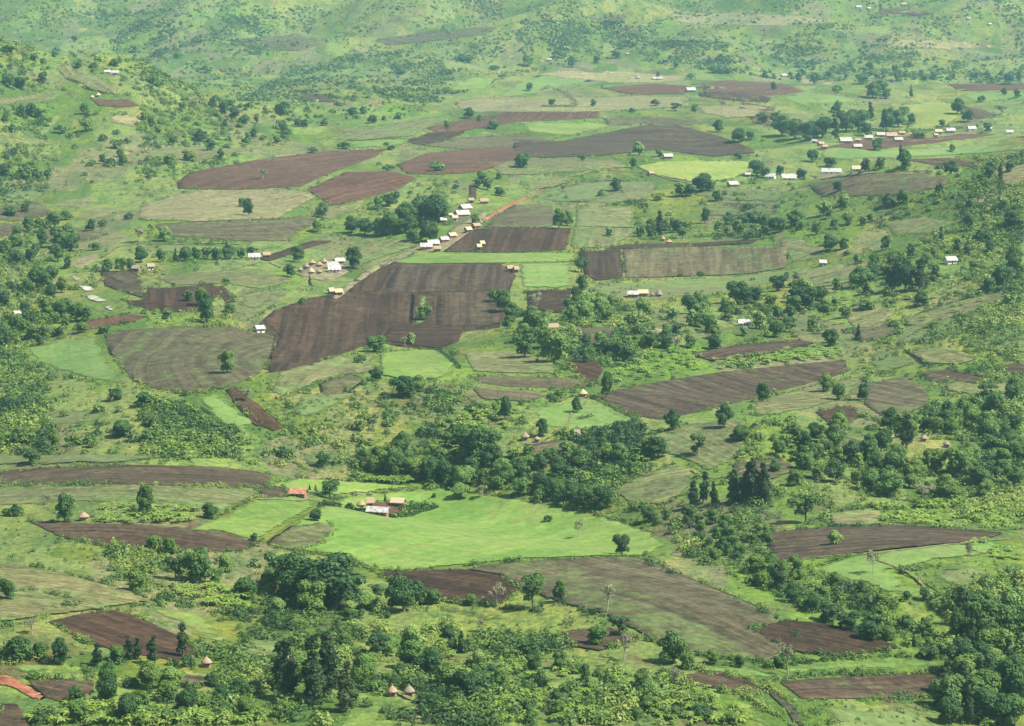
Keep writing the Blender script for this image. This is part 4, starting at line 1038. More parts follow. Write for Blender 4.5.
W_CL, W_CL2 = _waves(50, 140, 9), _waves(16, 40, 9)
def sample_poly(poly, n, avoid='PRBGOTLEKXWYMQ', clump=False):
    P = np.array(poly, float); lo, hi = P.min(0), P.max(0)
    q = R.uniform(lo, hi, (n * 8 + 200, 2))
    q = q[inside(q[:, 0], q[:, 1], poly)]
    for cp in CLEAR:
        q = q[~inside(q[:, 0], q[:, 1], cp)]
    if clump and len(q):
        w = cast(q[:, 0], q[:, 1])
        k = np.clip(w[:, 1] / 1500, .7, 2.2)
        d = waves(w[:, 0] / k, w[:, 1] / k * .5, W_CL) + .6 * waves(w[:, 0] / k, w[:, 1] / k * .5, W_CL2)
        q = q[R.uniform(0, 1, len(q)) < np.clip(.30 + .55 * d, .08, 1)]
    if avoid: q = q[~on_field(q[:, 0], q[:, 1], avoid)]
    return q[:n]
CLEAR = [[(-10,668),(60,690),(66,716),(20,716),(-10,700)], [(196,660),(216,660),(220,684),(192,684)], [(382,690),(420,690),(426,712),(378,712)], [(74,516),(93,516),(95,530),(72,530)],
 [(284,496),(316,496),(318,508),(284,508)], [(425,240),(490,200),(496,210),(440,258),(412,258)], [(294,268),(350,262),(352,284),(294,284)], [(520,440),(545,440),(548,456),(516,456)], [(576,396),(592,396),(594,408),(574,408)],
 [(882,440),(960,440),(962,460),(880,460)], [(624,296),(666,296),(668,308),(622,308)], [(735,326),(752,326),(754,338),(733,338)], [(940,262),(962,262),(964,276),(938,276)], [(810,140),(1020,128),(1020,146),(815,158)], [(815,172),(868,170),(868,184),(815,184)]]
taken = [(p[0], p[1]) for p in pending]
for label, grp, poly, n, (h0, h1), kinds in WOODS:
    c = 0
    for px, py in sample_poly(poly, n * 6):
        if c >= n: break
        md = min(math.hypot(px - a, 1.5 * (py - b)) for a, b in taken)
        if md < h0 * .55: continue
        taken.append((px, py)); c += 1
        k = random.choice(kinds)
        h = random.uniform(h0, h1) * (.6 if k == 's' else 1)
        o = plant(px, py, h, k, None, label.replace('tree', 'bush', 1) if k == 's' else label, grp)

# ----------------------------------------------------------------------------- stuff: scrub, banana groves, far woodland
def scrub_object(name, label, cat, areas, leaves, lsize):
    mb = MB()
    for poly, n, (s0, s1), (t0, t1), avoid in areas:
        if avoid == 'feet': w = poly
        else:
            q = sample_poly(poly, int(n * 2.0), avoid, avoid != '')
            if not len(q): continue
            w = cast(q[:, 0], q[:, 1])
        w = w[w[:, 1] < 7300]
        m = len(w)
        s = s0 + (s1 - s0) * R.uniform(0, 1, m) ** 2.4 * R.uniform(.8, 1.35, m)
        t = np.clip(R.uniform(t0, t1, m) * .7 + .17 + .17 * waves(w[:, 0], w[:, 1] * .5, W_CL) + .1 * waves(w[:, 0], w[:, 1] * .5, W_CL2), 0, 1)
        k = np.maximum(12, (leaves * np.where(w[:, 1] < 1150, 1.5, 1.0) * np.clip(s / 2.5, .5, 2.2))).astype(int)
        rep = np.repeat(np.arange(m), k)
        d = rand_dirs(len(rep)); d[:, 2] = np.abs(d[:, 2])
        asp = R.uniform(.75, 1.5, (m, 2))
        S = np.column_stack([s * asp[:, 0] * .62, s * asp[:, 1] * .62, s * .85])[rep]
        p = w[rep] + d * S * R.uniform(.55, 1.05, (len(rep), 1)) + np.array([0, 0, .05])
        nr = d + np.array([0, 0, .5]) + rand_dirs(len(rep)) * .8
        ls = lsize * np.where(w[:, 1] < 1150, .8, 1.0)[rep] * np.clip(s / 2.5, .7, 1.8)[rep] * R.uniform(.7, 1.3, len(rep))
        tt = np.repeat(np.clip(t[rep] + R.normal(0, .06, len(rep)), 0, 1), 4)
        mb.quads_fast(leaf_quads(p, nr, ls), tt)
    o = obj(name, mb.quadmesh(name, SCRUB))
    return tag(o, label, cat, None, 'stuff')

ALL = 'PRBGOTLEKXWYMQ'
areas = [
 ([(0,45),(90,72),(300,116),(300,142),(180,176),(0,200)], 520, (2, 5.5), (.1, .75), ALL),
 ([(0,196),(80,205),(112,262),(84,332),(104,386),(0,440)], 560, (1.4, 4.4), (.25, .95), ALL),
 ([(0,400),(170,400),(270,430),(360,440),(330,470),(200,460),(0,455)], 520, (1.2, 4.2), (.1, .85), ALL),
 ([(480,305),(600,300),(780,285),(1024,185),(1024,330),(900,350),(700,365),(520,372)], 1300, (1.4, 4.4), (.2, 1), ALL),
 ([(760,345),(1024,290),(1024,400),(900,420),(850,400),(860,360)], 420, (1, 3.2), (.2, 1), ALL),
 ([(700,430),(790,420),(900,412),(1024,390),(1024,520),(880,520),(770,520),(690,480)], 900, (1.4, 4.4), (.2, 1), ALL),
 ([(300,430),(400,390),(470,390),(560,395),(660,430),(660,460),(610,505),(560,512),(480,498),(340,480)], 950, (1.2, 4.4), (.05, .85), ALL),
 ([(630,505),(770,500),(800,562),(950,640),(900,650),(800,606),(690,560)], 700, (1.2, 4), (.05, .75), ALL),
 ([(930,600),(1024,570),(1024,726),(940,726)], 340, (1.4, 4.4), (.05, .8), ALL),
 ([(0,640),(60,700),(250,640),(400,625),(560,640),(690,680),(800,726),(0,726)], 900, (1, 4.4), (.15, 1), ALL),
 ([(110,540),(230,560),(400,590),(380,640),(250,640),(110,575)], 420, (1, 3.6), (.1, .9), ALL),
 ([(256,350),(560,340),(560,400),(420,420),(256,440)], 420, (.9, 3.2), (.1, .9), ALL),
 ([(590,180),(800,180),(1024,150),(1024,210),(800,240),(640,240)], 420, (1.6, 4.2), (.05, .8), ALL),
 ([(300,180),(460,180),(460,240),(320,240)], 200, (1.6, 4), (.05, .7), ALL),
 ([(0,80),(1024,85),(1024,400),(0,400)], 1300, (1.2, 3.6), (.1, .95), ALL),
 ([(0,400),(1024,400),(1024,726),(0,726)], 800, (.6, 2.4), (.2, 1), ALL),
]
# scrub along field edges
for t, poly, fd, sp in FIELDS:
    if t in 'KEW': continue
    if t in 'PBYM' and 255 < poly[0][0] < 520 and 255 < poly[0][1] < 330: continue
    P = np.array(poly, float)
    cy = P[:, 1].mean()
    for k in range(len(P)):
        if R.uniform() > .55: continue
        a, b = P[k], P[(k + 1) % len(P)]
        L = np.hypot(*(b - a)); nrm = np.array([-(b - a)[1], (b - a)[0]]) / (L + 1e-6)
        quad = [tuple(a - nrm * 1.2), tuple(b - nrm * 1.2), tuple(b + nrm * 1.2), tuple(a + nrm * 1.2)]
        areas.append((quad, int(L / 3.2 * R.uniform(.3, 1)) + 1, (.6, 1.9 + cy / 900), (.15, .95), ''))
feet = []
for o, px, py, hpx, kind, lb in PLANTED:
    if on_field(np.array([px]), np.array([py]), 'PRBGLT')[0] or kind in 'D': continue
    rr = hpx * o.location.y / F * .45
    for _ in range(int(R.integers(1, 4))):
        a = R.uniform(0, 6.28); x_, y_ = o.location.x + math.cos(a) * rr * R.uniform(.4, 1.4), o.location.y + math.sin(a) * rr * R.uniform(.4, 1.4)
        feet.append((x_, y_, float(HB(x_, y_))))
areas.append((np.array(feet), 0, (1.2, 3.6), (.0, .6), 'feet'))
scrub_object('scrub_undergrowth', 'tangled low green scrub spread between the fields and along their edges', 'scrub', areas, 44, .58)
FARW = [
 ([(0,-8),(1024,-8),(1024,76),(760,72),(600,58),(480,84),(300,112),(90,72),(0,42)], 6500, (1.4, 4.2), (.42, .9), 'LYM'),
 ([(230,110),(300,60),(430,50),(470,90),(400,120),(300,125)], 900, (2, 5.5), (.2, .65), 'LYM'),
 ([(640,40),(780,45),(1024,60),(1024,84),(780,80),(640,62)], 800, (2, 6), (.15, .6), 'LYM'),
 ([(512,20),(640,22),(650,50),(520,55)], 420, (2, 5.5), (.2, .65), 'LYM'),
 ([(90,10),(260,10),(260,60),(120,62)], 600, (2, 5.5), (.2, .65), 'LYM'),
]
scrub_object('far_woodland', 'hazy bushy woodland covering the far hillside across the top', 'woodland', FARW, 20, 1.25)

def banana_object(areas):
    mb = MB()
    for poly, n, (h0, h1) in areas:
        q = sample_poly(poly, n, 'PBRGLEKW')
        w = cast(q[:, 0], q[:, 1])
        for b in w:
            banana_geo(mb, b, R.uniform(h0, h1), R.uniform(.15, .85))
    o = obj('banana_foliage', mb.mesh('banana_foliage', LEAF_BANANA))
    return tag(o, 'pale arching banana leaves massed in groves between the trees', 'banana grove', None, 'stuff')
banana_object([
 ([(98,507),(195,506),(198,522),(150,526),(96,522)], 110, (2.5, 4)),
 ([(604,352),(700,352),(700,372),(610,384)], 110, (2.5, 4.5)), ([(700,352),(842,338),(842,358),(720,370)], 120, (2.5, 4.5)),
 ([(420,432),(470,410),(520,408),(500,440),(440,460)], 110, (2.5, 4.5)),
 ([(870,508),(1024,498),(1024,530),(960,532),(890,524)], 170, (2.8, 4.6)),
 ([(940,540),(1024,545),(1024,560),(1000,560)], 20, (2.5, 4)),
 ([(985,620),(1024,600),(1024,690),(995,680)], 60, (3, 5)),
 ([(500,650),(700,680),(760,726),(480,726)], 210, (2, 3.6)), ([(0,690),(60,706),(120,700),(260,726),(0,726)], 110, (2.5, 4)),
 ([(420,640),(520,650),(520,720),(420,720)], 70, (2, 3.6)),
 ([(480,300),(620,300),(720,312),(700,342),(520,345)], 130, (2.5, 4.5)),
 ([(780,430),(840,430),(830,470),(770,465)], 80, (2.5, 4.2)), ([(780,300),(1000,220),(1000,300),(860,340)], 170, (2.5, 4.4)),
 ([(365,480),(420,480),(400,486),(365,490)], 40, (2.5, 3.5)), ([(140,440),(260,440),(250,452),(140,450)], 50, (2, 3.5)),
 ([(170,585),(240,590),(250,612),(190,604)], 60, (2.5, 4)), ([(640,226),(780,226),(780,240),(640,240)], 90, (2.5, 4)),
 ([(630,452),(660,445),(640,470),(590,486),(560,470)], 80, (2.5, 4.2)),
])

# hedges and brush fences: each one a thing
def hedge(name, label, cat, pts, h, wd, leaf, n_per_m=9, size=.5):
    P = np.array([p for p in pts], float)
    w = cast(P[:, 0], P[:, 1])
    c0 = w[0].copy()
    mb = MB()
    for a, b in zip(w[:-1], w[1:]):
        L = np.linalg.norm(b - a); n = int(L * n_per_m)
        t = R.uniform(0, 1, n)[:, None]
        p = a + (b - a) * t
        p[:, 2] = HB(p[:, 0], p[:, 1])
        lump = .75 + .35 * np.sin(p[:, 0] * .9 + p[:, 1] * .7) * np.sin(p[:, 0] * .31 + 2)
        p = p + np.column_stack([R.normal(0, wd / 2.5, n), R.normal(0, wd / 2.5, n), R.uniform(0, 1, n) * h * lump])
        mb.quads(leaf_quads(p - c0, rand_dirs(n) + np.array([0, 0, .5]), size * R.uniform(.7, 1.3, n)))
    o = obj(name, mb.mesh(name, leaf), loc=tuple(c0))
    return tag(o, label, cat)
hedge('hedge', 'short dark clipped hedge behind the green yard beside the round bush', 'hedge', [(321,506),(341,508)], 2.6, .7, LEAF_DARK, 70)
hedge('hedge', 'long dark hedge along the front of the white-roofed homestead', 'hedge', [(345,509),(370,514),(396,519)], 2.6, .7, LEAF_DARK, 70)
hedge('hedge', 'tapering dark hedge running from the homestead out into the meadow', 'hedge', [(398,518),(420,513),(438,508)], 2.6, .7, LEAF_DARK, 70)
hedge('shrub_hedge', 'thick row of dark shrubs beside the thatched homestead house', 'hedge', [(402,511),(414,510),(428,508)], 3.8, 2.2, LEAF_DARK, 60, .6)
hedge('hedge', 'narrow green hedge between the tan hut and the tilted brown field', 'hedge', [(588,396),(612,407),(640,420)], 1.6, 1.6, LEAF_MID, 16)
hedge('hedge', 'low dark row of bushes inside the green plot below the tan hut', 'hedge', [(577,420),(584,419),(592,417)], 1.8, 1.4, LEAF_DARK, 20)
hedge('hedge', 'dark diagonal hedge crossing the light green plot beside the triangular soil', 'hedge', [(201,408),(212,417),(224,426)], 1.6, 1.6, LEAF_DARK, 14)
hedge('hedge', 'dark short hedge line below the light green clearing', 'hedge', [(437,350),(448,358),(460,369)], 1.6, 1.6, LEAF_DARK, 14)
hedge('brush_fence', 'curved grey-brown brush fence arching round a far tree', 'fence', [(541,91),(549,88),(558,90),(567,94),(573,100),(575,107)], 4.5, 4, LEAF_PALE, 9, 1.0)
hedge('hedge', 'low green hedge at the foot of the curved brush fence', 'hedge', [(541,107),(556,107),(572,107)], 3.5, 4, LEAF_MID, 9, 1.0)
hedge('hedge', 'dense green hedge shading the foot of the banana line', 'hedge', [(640,239),(700,237),(768,236)], 3.0, 5, LEAF_DARK, 10, .9)
hedge('hedge', 'dark hedge behind the row of village tin roofs', 'hedge', [(858,134),(885,132),(925,131),(965,128)], 4, 6, LEAF_DARK, 8, 1.0)

# ----------------------------------------------------------------------------- houses
def plain(name, a, b, scale=1.5, rough=.8, spec=None):
    m = NT(name)
    n = m.noise(m.coord(), scale, 4, .65)
    return m.surf(m.mix(m.ramp(n, .3, .7), a, b), rough)
def tin(name, a, b):
    m = NT(name)
    P = m.coord()
    n = m.noise(P, .7, 4, .6)
    w = m.n('ShaderNodeTexWave', wave_type='BANDS', bands_direction='X'); m.link(P, w.inputs['Vector']); w.inputs['Scale'].default_value = 1.6
    c = m.mix(m.ramp(n, .42, .68), a, b)
    c = m.value_shift(c, m.math('ADD', .9, m.math('MULTIPLY', w.outputs['Fac'], .14)))
    return m.surf(c, .45, w.outputs['Fac'], .25, .03)
def thatch(name, a, b):
    m = NT(name)
    n = m.noise(m.mapping(m.coord(), 0, (5, 5, .9)), 1.2, 4, .7)
    return m.surf(m.mix(n, a, b), .95, n, .6, .15)
ROOFS = {
 'white': tin('white_tin_roof', (.42, .425, .43), (.27, .21, .165)),
 'rust': tin('rusty_tin_roof', (.40, .28, .22), (.25, .13, .08)),
 'orange': tin('orange_tin_roof', (.33, .125, .07), (.42, .24, .165)),
 'tan': thatch('tan_thatch', (.22, .155, .095), (.38, .28, .19)),
 'grey': thatch('grey_thatch', (.17, .135, .10), (.30, .25, .20)),
 'cream': thatch('cream_thatch', (.34, .27, .165), (.48, .40, .27)),
}
WALLM = {'mud': plain('mud_wall', (.22, .13, .085), (.32, .20, .14)), 'white': plain('limewashed_wall', (.62, .60, .56), (.74, .72, .68)), 'brick': plain('brick_wall', (.30, .13, .085), (.40, .20, .13))}
WOOD = plain('dark_door_wood', (.05, .035, .025), (.09, .06, .04))
DARKGLASS = plain('dark_window_shutter', (.03, .035, .04), (.06, .06, .065))
POLE = plain('pole_wood', (.16, .12, .09), (.26, .2, .15))

def rect_house(px, py, wpx, roof, wall, label, group, yaw=0., depth=.62, windows=2, hw=2.0, single=False):
    x, y, z = cast1(px, py)
    L = wpx * .9 * y / F; Dp = min(max(L * depth, 4.2), 9.0)
    t = .18
    root = bpy.data.objects.new('house', None); col.objects.link(root)
    yaw = yaw * 1.7 + R.uniform(-.12, .12)
    root.location = (x, y + Dp / 2, float(HB(x, y + Dp / 2)) - .05); root.rotation_euler = (0, 0, yaw)
    tag(root, label, 'house', group)
    mb = MB()
    hx, hy = L / 2 - .35, Dp / 2 - .35
    mb.box(-hx, hx, -hy, -hy + t, -1, hw); mb.box(-hx, hx, hy - t, hy, -1, hw)
    rise = Dp * .36
    for s in (-1, 1):
        xa, xb = sorted((s * hx, s * (hx - t)))
        ya = hy - t - .003
        v = [(xx, yy, zz) for xx in (xa, xb) for yy, zz in ((-ya, -1), (ya, -1), (ya, hw), (0, hw + rise * .93), (-ya, hw))]
        mb.add(v, [(4, 3, 2, 1, 0), (5, 6, 7, 8, 9), (0, 1, 6, 5), (1, 2, 7, 6), (2, 3, 8, 7), (3, 4, 9, 8), (4, 0, 5, 9)])
    obj('wall', mb.mesh('wall', WALLM[wall]), root)
    rb = MB()
    ox, oy = L / 2 + .25, Dp / 2 + .3
    th = .09 if roof in ('white', 'rust', 'orange') else .3
    e = hw - .12
    for s in (-1, 1):
        v = [(-ox, 0, e + rise + .3), (ox, 0, e + rise + .3), (ox, s * oy, e), (-ox, s * oy, e)]
        v += [(a, b, c + th) for a, b, c in v]
        f = [(0, 1, 2, 3), (7, 6, 5, 4), (0, 4, 5, 1), (1, 5, 6, 2), (2, 6, 7, 3), (3, 7, 4, 0)]
        if s > 0: f = [q[::-1] for q in f]
        v = [(a, b + s * .004, c) for a, b, c in v]
        rb.add(v, f)
    obj('roof', rb.mesh('roof', ROOFS[roof]), root)
    db = MB(); db.box(-.45, .45, -hy - .05, -hy - .004, -.1, 1.95); obj('door', db.mesh('door', WOOD), root)
    for k in range(windows):
        s = (-1, 1)[k % 2]; cx = s * hx * .58
        fb = MB(); fb.box(cx - .5, cx + .5, -hy - .05, -hy - .004, .85, 1.75); fr = obj('window', fb.mesh('window', POLE), root)
        pb = MB(); pb.box(cx - .4, cx + .4, -hy - .07, -hy - .052, .95, 1.65); obj('shutter', pb.mesh('shutter', DARKGLASS), fr)
    return root
def round_hut(px, py, wpx, roof, wall, label, group, steep=.62, hw=1.7):
    steep *= .66
    x, y, z = cast1(px, py)
    r = wpx * y / F / 2
    root = bpy.data.objects.new('round_hut', None); col.objects.link(root)
    root.location = (x, y + r * .8, float(HB(x, y + r * .8)) - .05)
    tag(root, label, 'hut', group)
    n = 20
    wr = r * .76
    mb = MB()
    v = [(wr * math.cos(2 * math.pi * k / n), wr * math.sin(2 * math.pi * k / n), zz) for zz in (-.8, hw) for k in range(n)]
    mb.add(v, [(k, (k + 1) % n, n + (k + 1) % n, n + k) for k in range(n)])
    obj('wall', mb.mesh('wall', WALLM[wall], True), root)
    rb = MB()
    prof = [(r, hw - .35), (r * .97, hw - .18), (r * .62, hw + r * steep * .62), (r * .3, hw + r * steep * 1.22), (r * .06, hw + r * steep * 1.72), (r * .03, hw + r * steep * 1.9)]
    v = []
    for q, (rr, zz) in enumerate(prof):
        for k in range(n):
            j = 1 + (R.uniform(-.05, .05) if q < 2 else R.uniform(-.02, .02))
            v.append((rr * j * math.cos(2 * math.pi * k / n), rr * j * math.sin(2 * math.pi * k / n), zz + (R.uniform(-.06, .06) if q < 2 else 0)))
    f = []
    for q in range(len(prof) - 1):
        for k in range(n):
            f.append((q * n + k, q * n + (k + 1) % n, (q + 1) * n + (k + 1) % n, (q + 1) * n + k))
    f.append(tuple(range((len(prof) - 1) * n, len(prof) * n)))
    f.append(tuple(range(n))[::-1])
    rb.add(v, f)
    obj('roof', rb.mesh('roof', ROOFS[roof], True), root)
    a = -math.pi / 2 + .4
    db = MB(); db.box(-.42, .42, -wr - .05, -wr * .93, -.1, 1.45)
    d = obj('door', db.mesh('door', WOOD), root); d.rotation_euler = (0, 0, .35)
    return root

VG = 'houses of the tin-roofed village'
for a in [
 # far village and far farms
 (821,146,7,'rust','brick','small rusty-roofed house at the near edge of the village trees',VG,.3),
 (815,143,6,'white','mud','tiny white-roofed house against the village grove',VG,-.2),
 (825,149,6,'rust','mud','low rust-stained house in front of the village grove',VG,.1),
 (846,143,13,'white','brick','widest bright tin house beside the grove edge of the village',VG,.12),
 (858,149,9,'white','brick','white roof standing lower than the village row, before the big shrub',VG,.05),
 (858,142,6,'rust','brick','brown-walled small house beside the widest tin house',VG,.1),
 (869,140,9,'white','brick','white-roofed house just behind the round village tree',VG,0),
 (881,137,9,'white','mud','pale roof midway along the back row of the village',VG,.05),
 (892,138,12,'rust','brick','long pinkish roof in the back row of the village',VG,.03),
 (899,142,9,'white','brick','square white roof standing forward of the pinkish long roof',VG,.02),
 (902,135,7,'rust','brick','small red-brown roof behind the pinkish long roof',VG,.1),
 (914,136,9,'rust','brick','last brown roof at the open end of the village row',VG,-.05),
 (939,134,8,'cream','brick','cream-topped house between the village row and the spaced houses',VG,0),
 (936,137,5,'rust','mud','tiny shed on the bare patch below the cream-topped house',VG,.2),
 (951,133,10,'white','brick','first of the spaced white houses, next to the cream-topped one',VG,.05),
 (972,131,9,'white','white','second of the spaced white houses, alone on the grass',VG,.15),
 (989,131,8,'white','white','third of the spaced white houses, between two bushes',VG,-.1),
 (1010,134,8,'white','white','end house of the spaced white row, lowest at the frame edge',VG,.05),
 (832,174,22,'white','white','long white barn roof above the grey ploughed field','farm barns',.02),
 (857,172,11,'cream','white','pale short shed beside the long white barn','farm barns',.05),
 (789,180,16,'white','white','larger of the two long roofs among trees beside the yellow meadow','farm barns',.05),
 (771,179,11,'white','white','smaller of the two long roofs among trees beside the yellow meadow','farm barns',-.1),
 (733,187,11,'white','mud','white roof half hidden by trees in front of the yellow meadow','farmhouses',.2),
 (748,177,6,'white','mud','tiny pale roof at the corner of the yellow meadow','farmhouses',0),
 (668,159,10,'white','mud','bright white roof directly behind the yellow meadow','farmhouses',.1),
 (655,80,6,'white','brick','red-walled small house on the high pasture','far farmhouses',.1),
 (660,80,6,'white','brick','white-roofed twin touching the red-walled high pasture house','far farmhouses',-.1),
 (691,92,10,'white','mud','long low pale roof beside the far red field','far farmhouses',.05),
 (549,61,5,'white','mud','pale far house tucked between two dark pasture trees','far farmhouses',.1),
 (784,77,6,'white','brick','whitish far house below the bushy hillside','far farmhouses',.2),
 (859,9,6,'white','white','bright far farmhouse high on the hillside','far farmhouses',.1),
 (869,10,4,'white','mud','small outbuilding beside the bright far farmhouse','far farmhouses',.2),
 (904,6,6,'rust','mud','rusty far roof on the red bank of the high hillside','far farmhouses',0),
 (969,20,4,'white','white','lone tiny white house high on the green hillside','far farmhouses',0),
 (990,26,4,'white','mud','tiny pale house below the lone one, high on the hillside','far farmhouses',.2),
 (107,74,7,'white','white','smaller ridge farmhouse, beside the white one','ridge farmhouses',.1),
 (115,75,8,'white','white','larger bright ridge farmhouse on the brown plot','ridge farmhouses',0),
 (651,176,6,'tan','mud','small brown-roofed shed at the tip of the yellow meadow','farmhouses',.3),
 # middle
 (465,211,13,'white','brick','upper of two bright tin roofs beside the dark tall grove','track houses',.35),
 (462,217,15,'white','brick','lower and wider of two bright tin roofs beside the dark tall grove','track houses',.3),
 (443,223,7,'white','mud','small pale house in the shade of the dark tall grove','track houses',.1),
 (455,221,6,'cream','white','low cream-walled shed below the two bright tin roofs','track houses',.1),
 (471,203,6,'tan','mud','small thatched shed below the narrow dark plot','track houses',.1),
 (484,204,9,'tan','brick','pinkish thatched house beside the orange dirt track','track houses',.1),
 (476,229,9,'tan','mud','tan thatched house at the corner of the dark striped field','track houses',.35),
 (468,233,7,'cream','mud','cream shed touching the corner of the dark striped field','track houses',.3),
 (452,239,9,'cream','brick','cream roof at the upper end of the roadside row','track houses',.4),
 (444,243,10,'white','mud','bright gabled tin roof in the middle of the roadside row','track houses',.35),
 (433,247,13,'white','brick','broad tin roof over tan walls in the roadside row','track houses',.2),
 (426,250,13,'white','brick','long tin roof at the lower end of the roadside row','track houses',.05),
 (437,252,8,'tan','brick','orange-walled house at the edge of the bright green strip','track houses',.1),
 (482,247,5,'cream','mud','tiny cream shelter on the dark striped field','track houses',.2),
 (479,250,5,'cream','mud','tiny low store beside the shelter on the dark striped field','track houses',.1),
 (510,272,7,'tan','brick','pink-thatched house at the end of the bright green strip','track houses',.1),
 (516,273,5,'tan','mud','little thatched store leaning by the pink-thatched house','track houses',.2),
 (339,264,11,'white','brick','rear red-walled tin house beside the round dark tree','hut cluster houses',.15),
 (333,269,13,'white','white','middle broad tin roof in the thatch hut cluster','hut cluster houses',.1),
 (334,273,14,'white','white','front broad white-walled tin house of the hut cluster','hut cluster houses',.05),
 (338,296,9,'cream','mud','squarish cream thatched house on the dark ploughed slope edge','slope edge huts',.2),
 (331,295,6,'cream','mud','small cream shed beside the squarish cream thatched house','slope edge huts',.3),
 (259,333,11,'white','white','white house alone beside the curved furrow field','farmhouses',.35),
 (254,260,13,'white','white','whitewashed long house at the end of the tree line','farmhouses',.05),
 (266,258,8,'tan','mud','brown-roofed house next to the whitewashed long one','farmhouses',.2),
 (150,270,8,'tan','white','pale thatched house at the grove foot above the small dark terraces','farmhouses',.2),
 (136,272,9,'grey','mud','grey thatched house at the grove foot by the olive plot','farmhouses',-.2),
 (633,298,12,'white','mud','wide pale roof of the pair standing on grass','grass plot houses',-.05),
 (643,297,11,'cream','mud','cream roof of the pair standing on grass','grass plot houses',.1),
 (744,327,13,'white','white','lone white roof sunk among the trees of the middle belt','farmhouses',.1),
 (553,331,12,'tan','brick','pinkish thatched house hidden behind the light middle trees','farmhouses',.1),
 (951,264,13,'white','white','white house on the green slope beneath the straw crest','farmhouses',.25),
 (823,266,8,'white','mud','small white shed at the end of the pale plot','farmhouses',0),
 (298,498,19,'orange','mud','long orange-roofed house on the lime meadow','homestead houses',-.08),
 (577,440,6,'grey','brick','small brown-walled hut above the tangled gully','farmhouses',.1),
 (16,318,8,'white','mud','pale house hidden in the shaggy woodland','farmhouses',.4),
]:
    px, py, w, roof, wall, label, grp, yaw = a
    rect_house(px, py, w, roof, wall, label, grp, yaw, depth=.78 if w < 18 else .42, windows=2 if w >= 7 else 1)
# homestead in the meadow
rect_house(378, 516, 25, 'white', 'mud', 'long low white-roofed house inside the hedged homestead', 'homestead houses', -.22, .3, 2, 2.0)
rect_house(398, 508, 15, 'cream', 'mud', 'broad cream thatched house at the back of the hedged homestead', 'homestead houses', -.15, .6, 2, 2.0)
rect_house(370, 507, 8, 'tan', 'mud', 'small tan-roofed house between the hut and the long homestead house', 'homestead houses', .1, .7, 1, 1.8)
for a in [
 (361,508,10,'tan','mud','tan thatched round hut at the end of the hedged homestead','homestead huts',.6),
 (206,668,12,'tan','mud','tan round hut with pointed thatch beside the small dark yard','lowland huts',.75),
 (392,697,12,'tan','mud','tan-brown cone hut of the twin thatched huts in the thicket','lowland huts',.75),
 (409,697,13,'grey','mud','greyer cone hut of the twin thatched huts in the thicket','lowland huts',.75),
 (83,521,12,'tan','mud','round pinkish thatched hut between tree and brown strip','lowland huts',.6),
 (583,397,10,'cream','mud','lone cream thatched hut at the corner of the tilted brown field','lowland huts',.7),
 (525,441,10,'grey','mud','larger grey thatched hut in the trees above the gully','lowland huts',.75),
 (537,443,7,'tan','mud','smaller pinkish hut beside the larger grey one above the gully','lowland huts',.5),
 (891,440,6,'cream','mud','tiny cream hut between two tall slope wood trees','slope wood huts',.7),
 (924,442,8,'grey','mud','pale thatched hut beside the straw patch in the slope wood','slope wood huts',.7),
 (947,448,8,'grey','mud','half hidden grey hut deep in the slope wood','slope wood huts',.6),
 (663,241,6,'tan','mud','taller tan hut by the banana line behind the long grey plot','banana line huts',.8),
 (669,244,8,'tan','mud','wider pinkish hut by the banana line behind the long grey plot','banana line huts',.5),
 (659,297,8,'grey','mud','pointed grey-tan hut next to the two pale roofs on grass','grass plot houses',1.0),
 (652,297,4,'grey','mud','tiny store hut between the pale roofs and the pointed hut','grass plot houses',.8),
 (450,217,8,'cream','mud','golden thatched hut beside the upper bright tin roofs','track houses',.5),
 (300,272,6,'grey','mud','small pinkish-grey hut at the outer end of the hut cluster','hut cluster huts',.8),
 (306,269,7,'grey','mud','pointed grey hut behind the front tan one of the cluster','hut cluster huts',.9),
 (312,265,8,'tan','mud','rear golden hut of the thatch hut cluster','hut cluster huts',.6),
 (324,264,7,'tan','mud','pointed tan hut beside the tin houses of the cluster','hut cluster huts',.8),
 (319,267,8,'tan','mud','low tan hut in the middle of the thatch hut cluster','hut cluster huts',.6),
 (311,274,8,'cream','mud','front cream hut of the thatch hut cluster','hut cluster huts',.8),
 (319,274,7,'grey','mud','front grey-topped hut next to the front tin house','hut cluster huts',.6),
 (92,99,5,'cream','mud','smaller hut on the ridge earth bank','ridge huts',.7),
 (98,97,6,'cream','mud','larger hut on the ridge earth bank','ridge huts',.7),
 (638,79,6,'tan','mud','brown cone hut near the red-walled high pasture house','far huts',.9),
 (627,55,5,'tan','mud','far tan hut next to the dark pasture shrub','far huts',.7),
]:
    px, py, w, roof, wall, label, grp, st = a
    round_hut(px, py, w, roof, wall, label, grp, st)

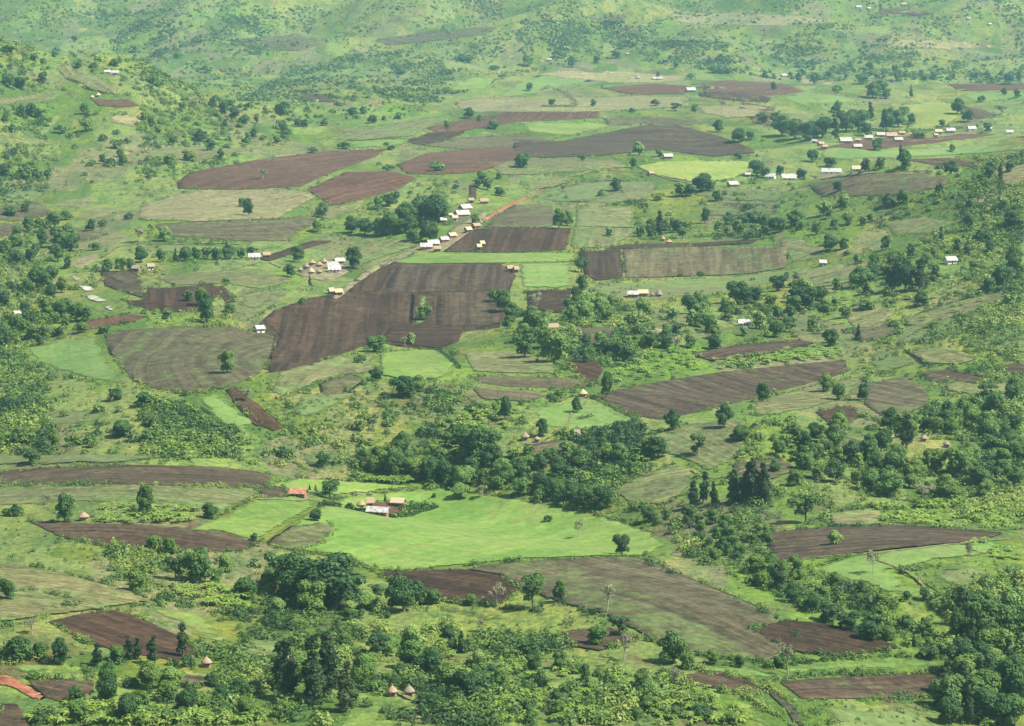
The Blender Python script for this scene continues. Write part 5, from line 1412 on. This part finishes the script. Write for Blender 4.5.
# ----------------------------------------------------------------------------- air, light, world
hz = MB(); hz.box(-7200, 7200, -3100, 11100, -90, 720)
hm = bpy.data.materials.new('haze_air'); hm.use_nodes = True
nt = hm.node_tree; nt.nodes.clear()
ho = nt.nodes.new('ShaderNodeOutputMaterial'); pv = nt.nodes.new('ShaderNodeVolumePrincipled')
pv.inputs['Color'].default_value = (.44, .80, .96, 1)
pv.inputs['Density'].default_value = 5.0e-5
pv.inputs['Anisotropy'].default_value = .25
nt.links.new(pv.outputs[0], ho.inputs['Volume'])
tag(obj('haze', hz.mesh('haze', hm)), 'pale blue haze filling the valley air', 'haze', None, 'stuff')

SUN_EL, SUN_AZ = math.radians(52), math.radians(104)      # azimuth from +Y towards +X
sd = Vector((math.sin(SUN_AZ) * math.cos(SUN_EL), math.cos(SUN_AZ) * math.cos(SUN_EL), math.sin(SUN_EL)))
ld = bpy.data.lights.new('sun', 'SUN'); ld.energy = 4.2; ld.angle = math.radians(3.0); ld.color = (1, .94, .80)
lo = bpy.data.objects.new('sun', ld); col.objects.link(lo)
lo.rotation_euler = sd.to_track_quat('Z', 'Y').to_euler(); lo.location = (0, 0, 500)
world = bpy.data.worlds.new('World'); scene.world = world; world.use_nodes = True
wt = world.node_tree
bg = wt.nodes['Background']
sky = wt.nodes.new('ShaderNodeTexSky'); sky.sky_type = 'NISHITA'; sky.sun_disc = False
sky.sun_elevation = SUN_EL; sky.sun_rotation = SUN_AZ
sky.air_density = 1.2; sky.dust_density = 2.0
wt.links.new(sky.outputs[0], bg.inputs[0]); bg.inputs[1].default_value = .062

vs = scene.view_settings
scene.display_settings.display_device = 'sRGB'
vs.view_transform = 'Standard'; vs.look = 'None'; vs.gamma = 1; vs.use_curve_mapping = False
vs.exposure = 1.3
c = scene.cycles
c.max_bounces = 5; c.diffuse_bounces = 2; c.glossy_bounces = 1; c.transmission_bounces = 2; c.volume_bounces = 1; c.transparent_max_bounces = 4
c.use_denoising = True
try: c.denoiser = 'OPENIMAGEDENOISE'
except Exception: pass
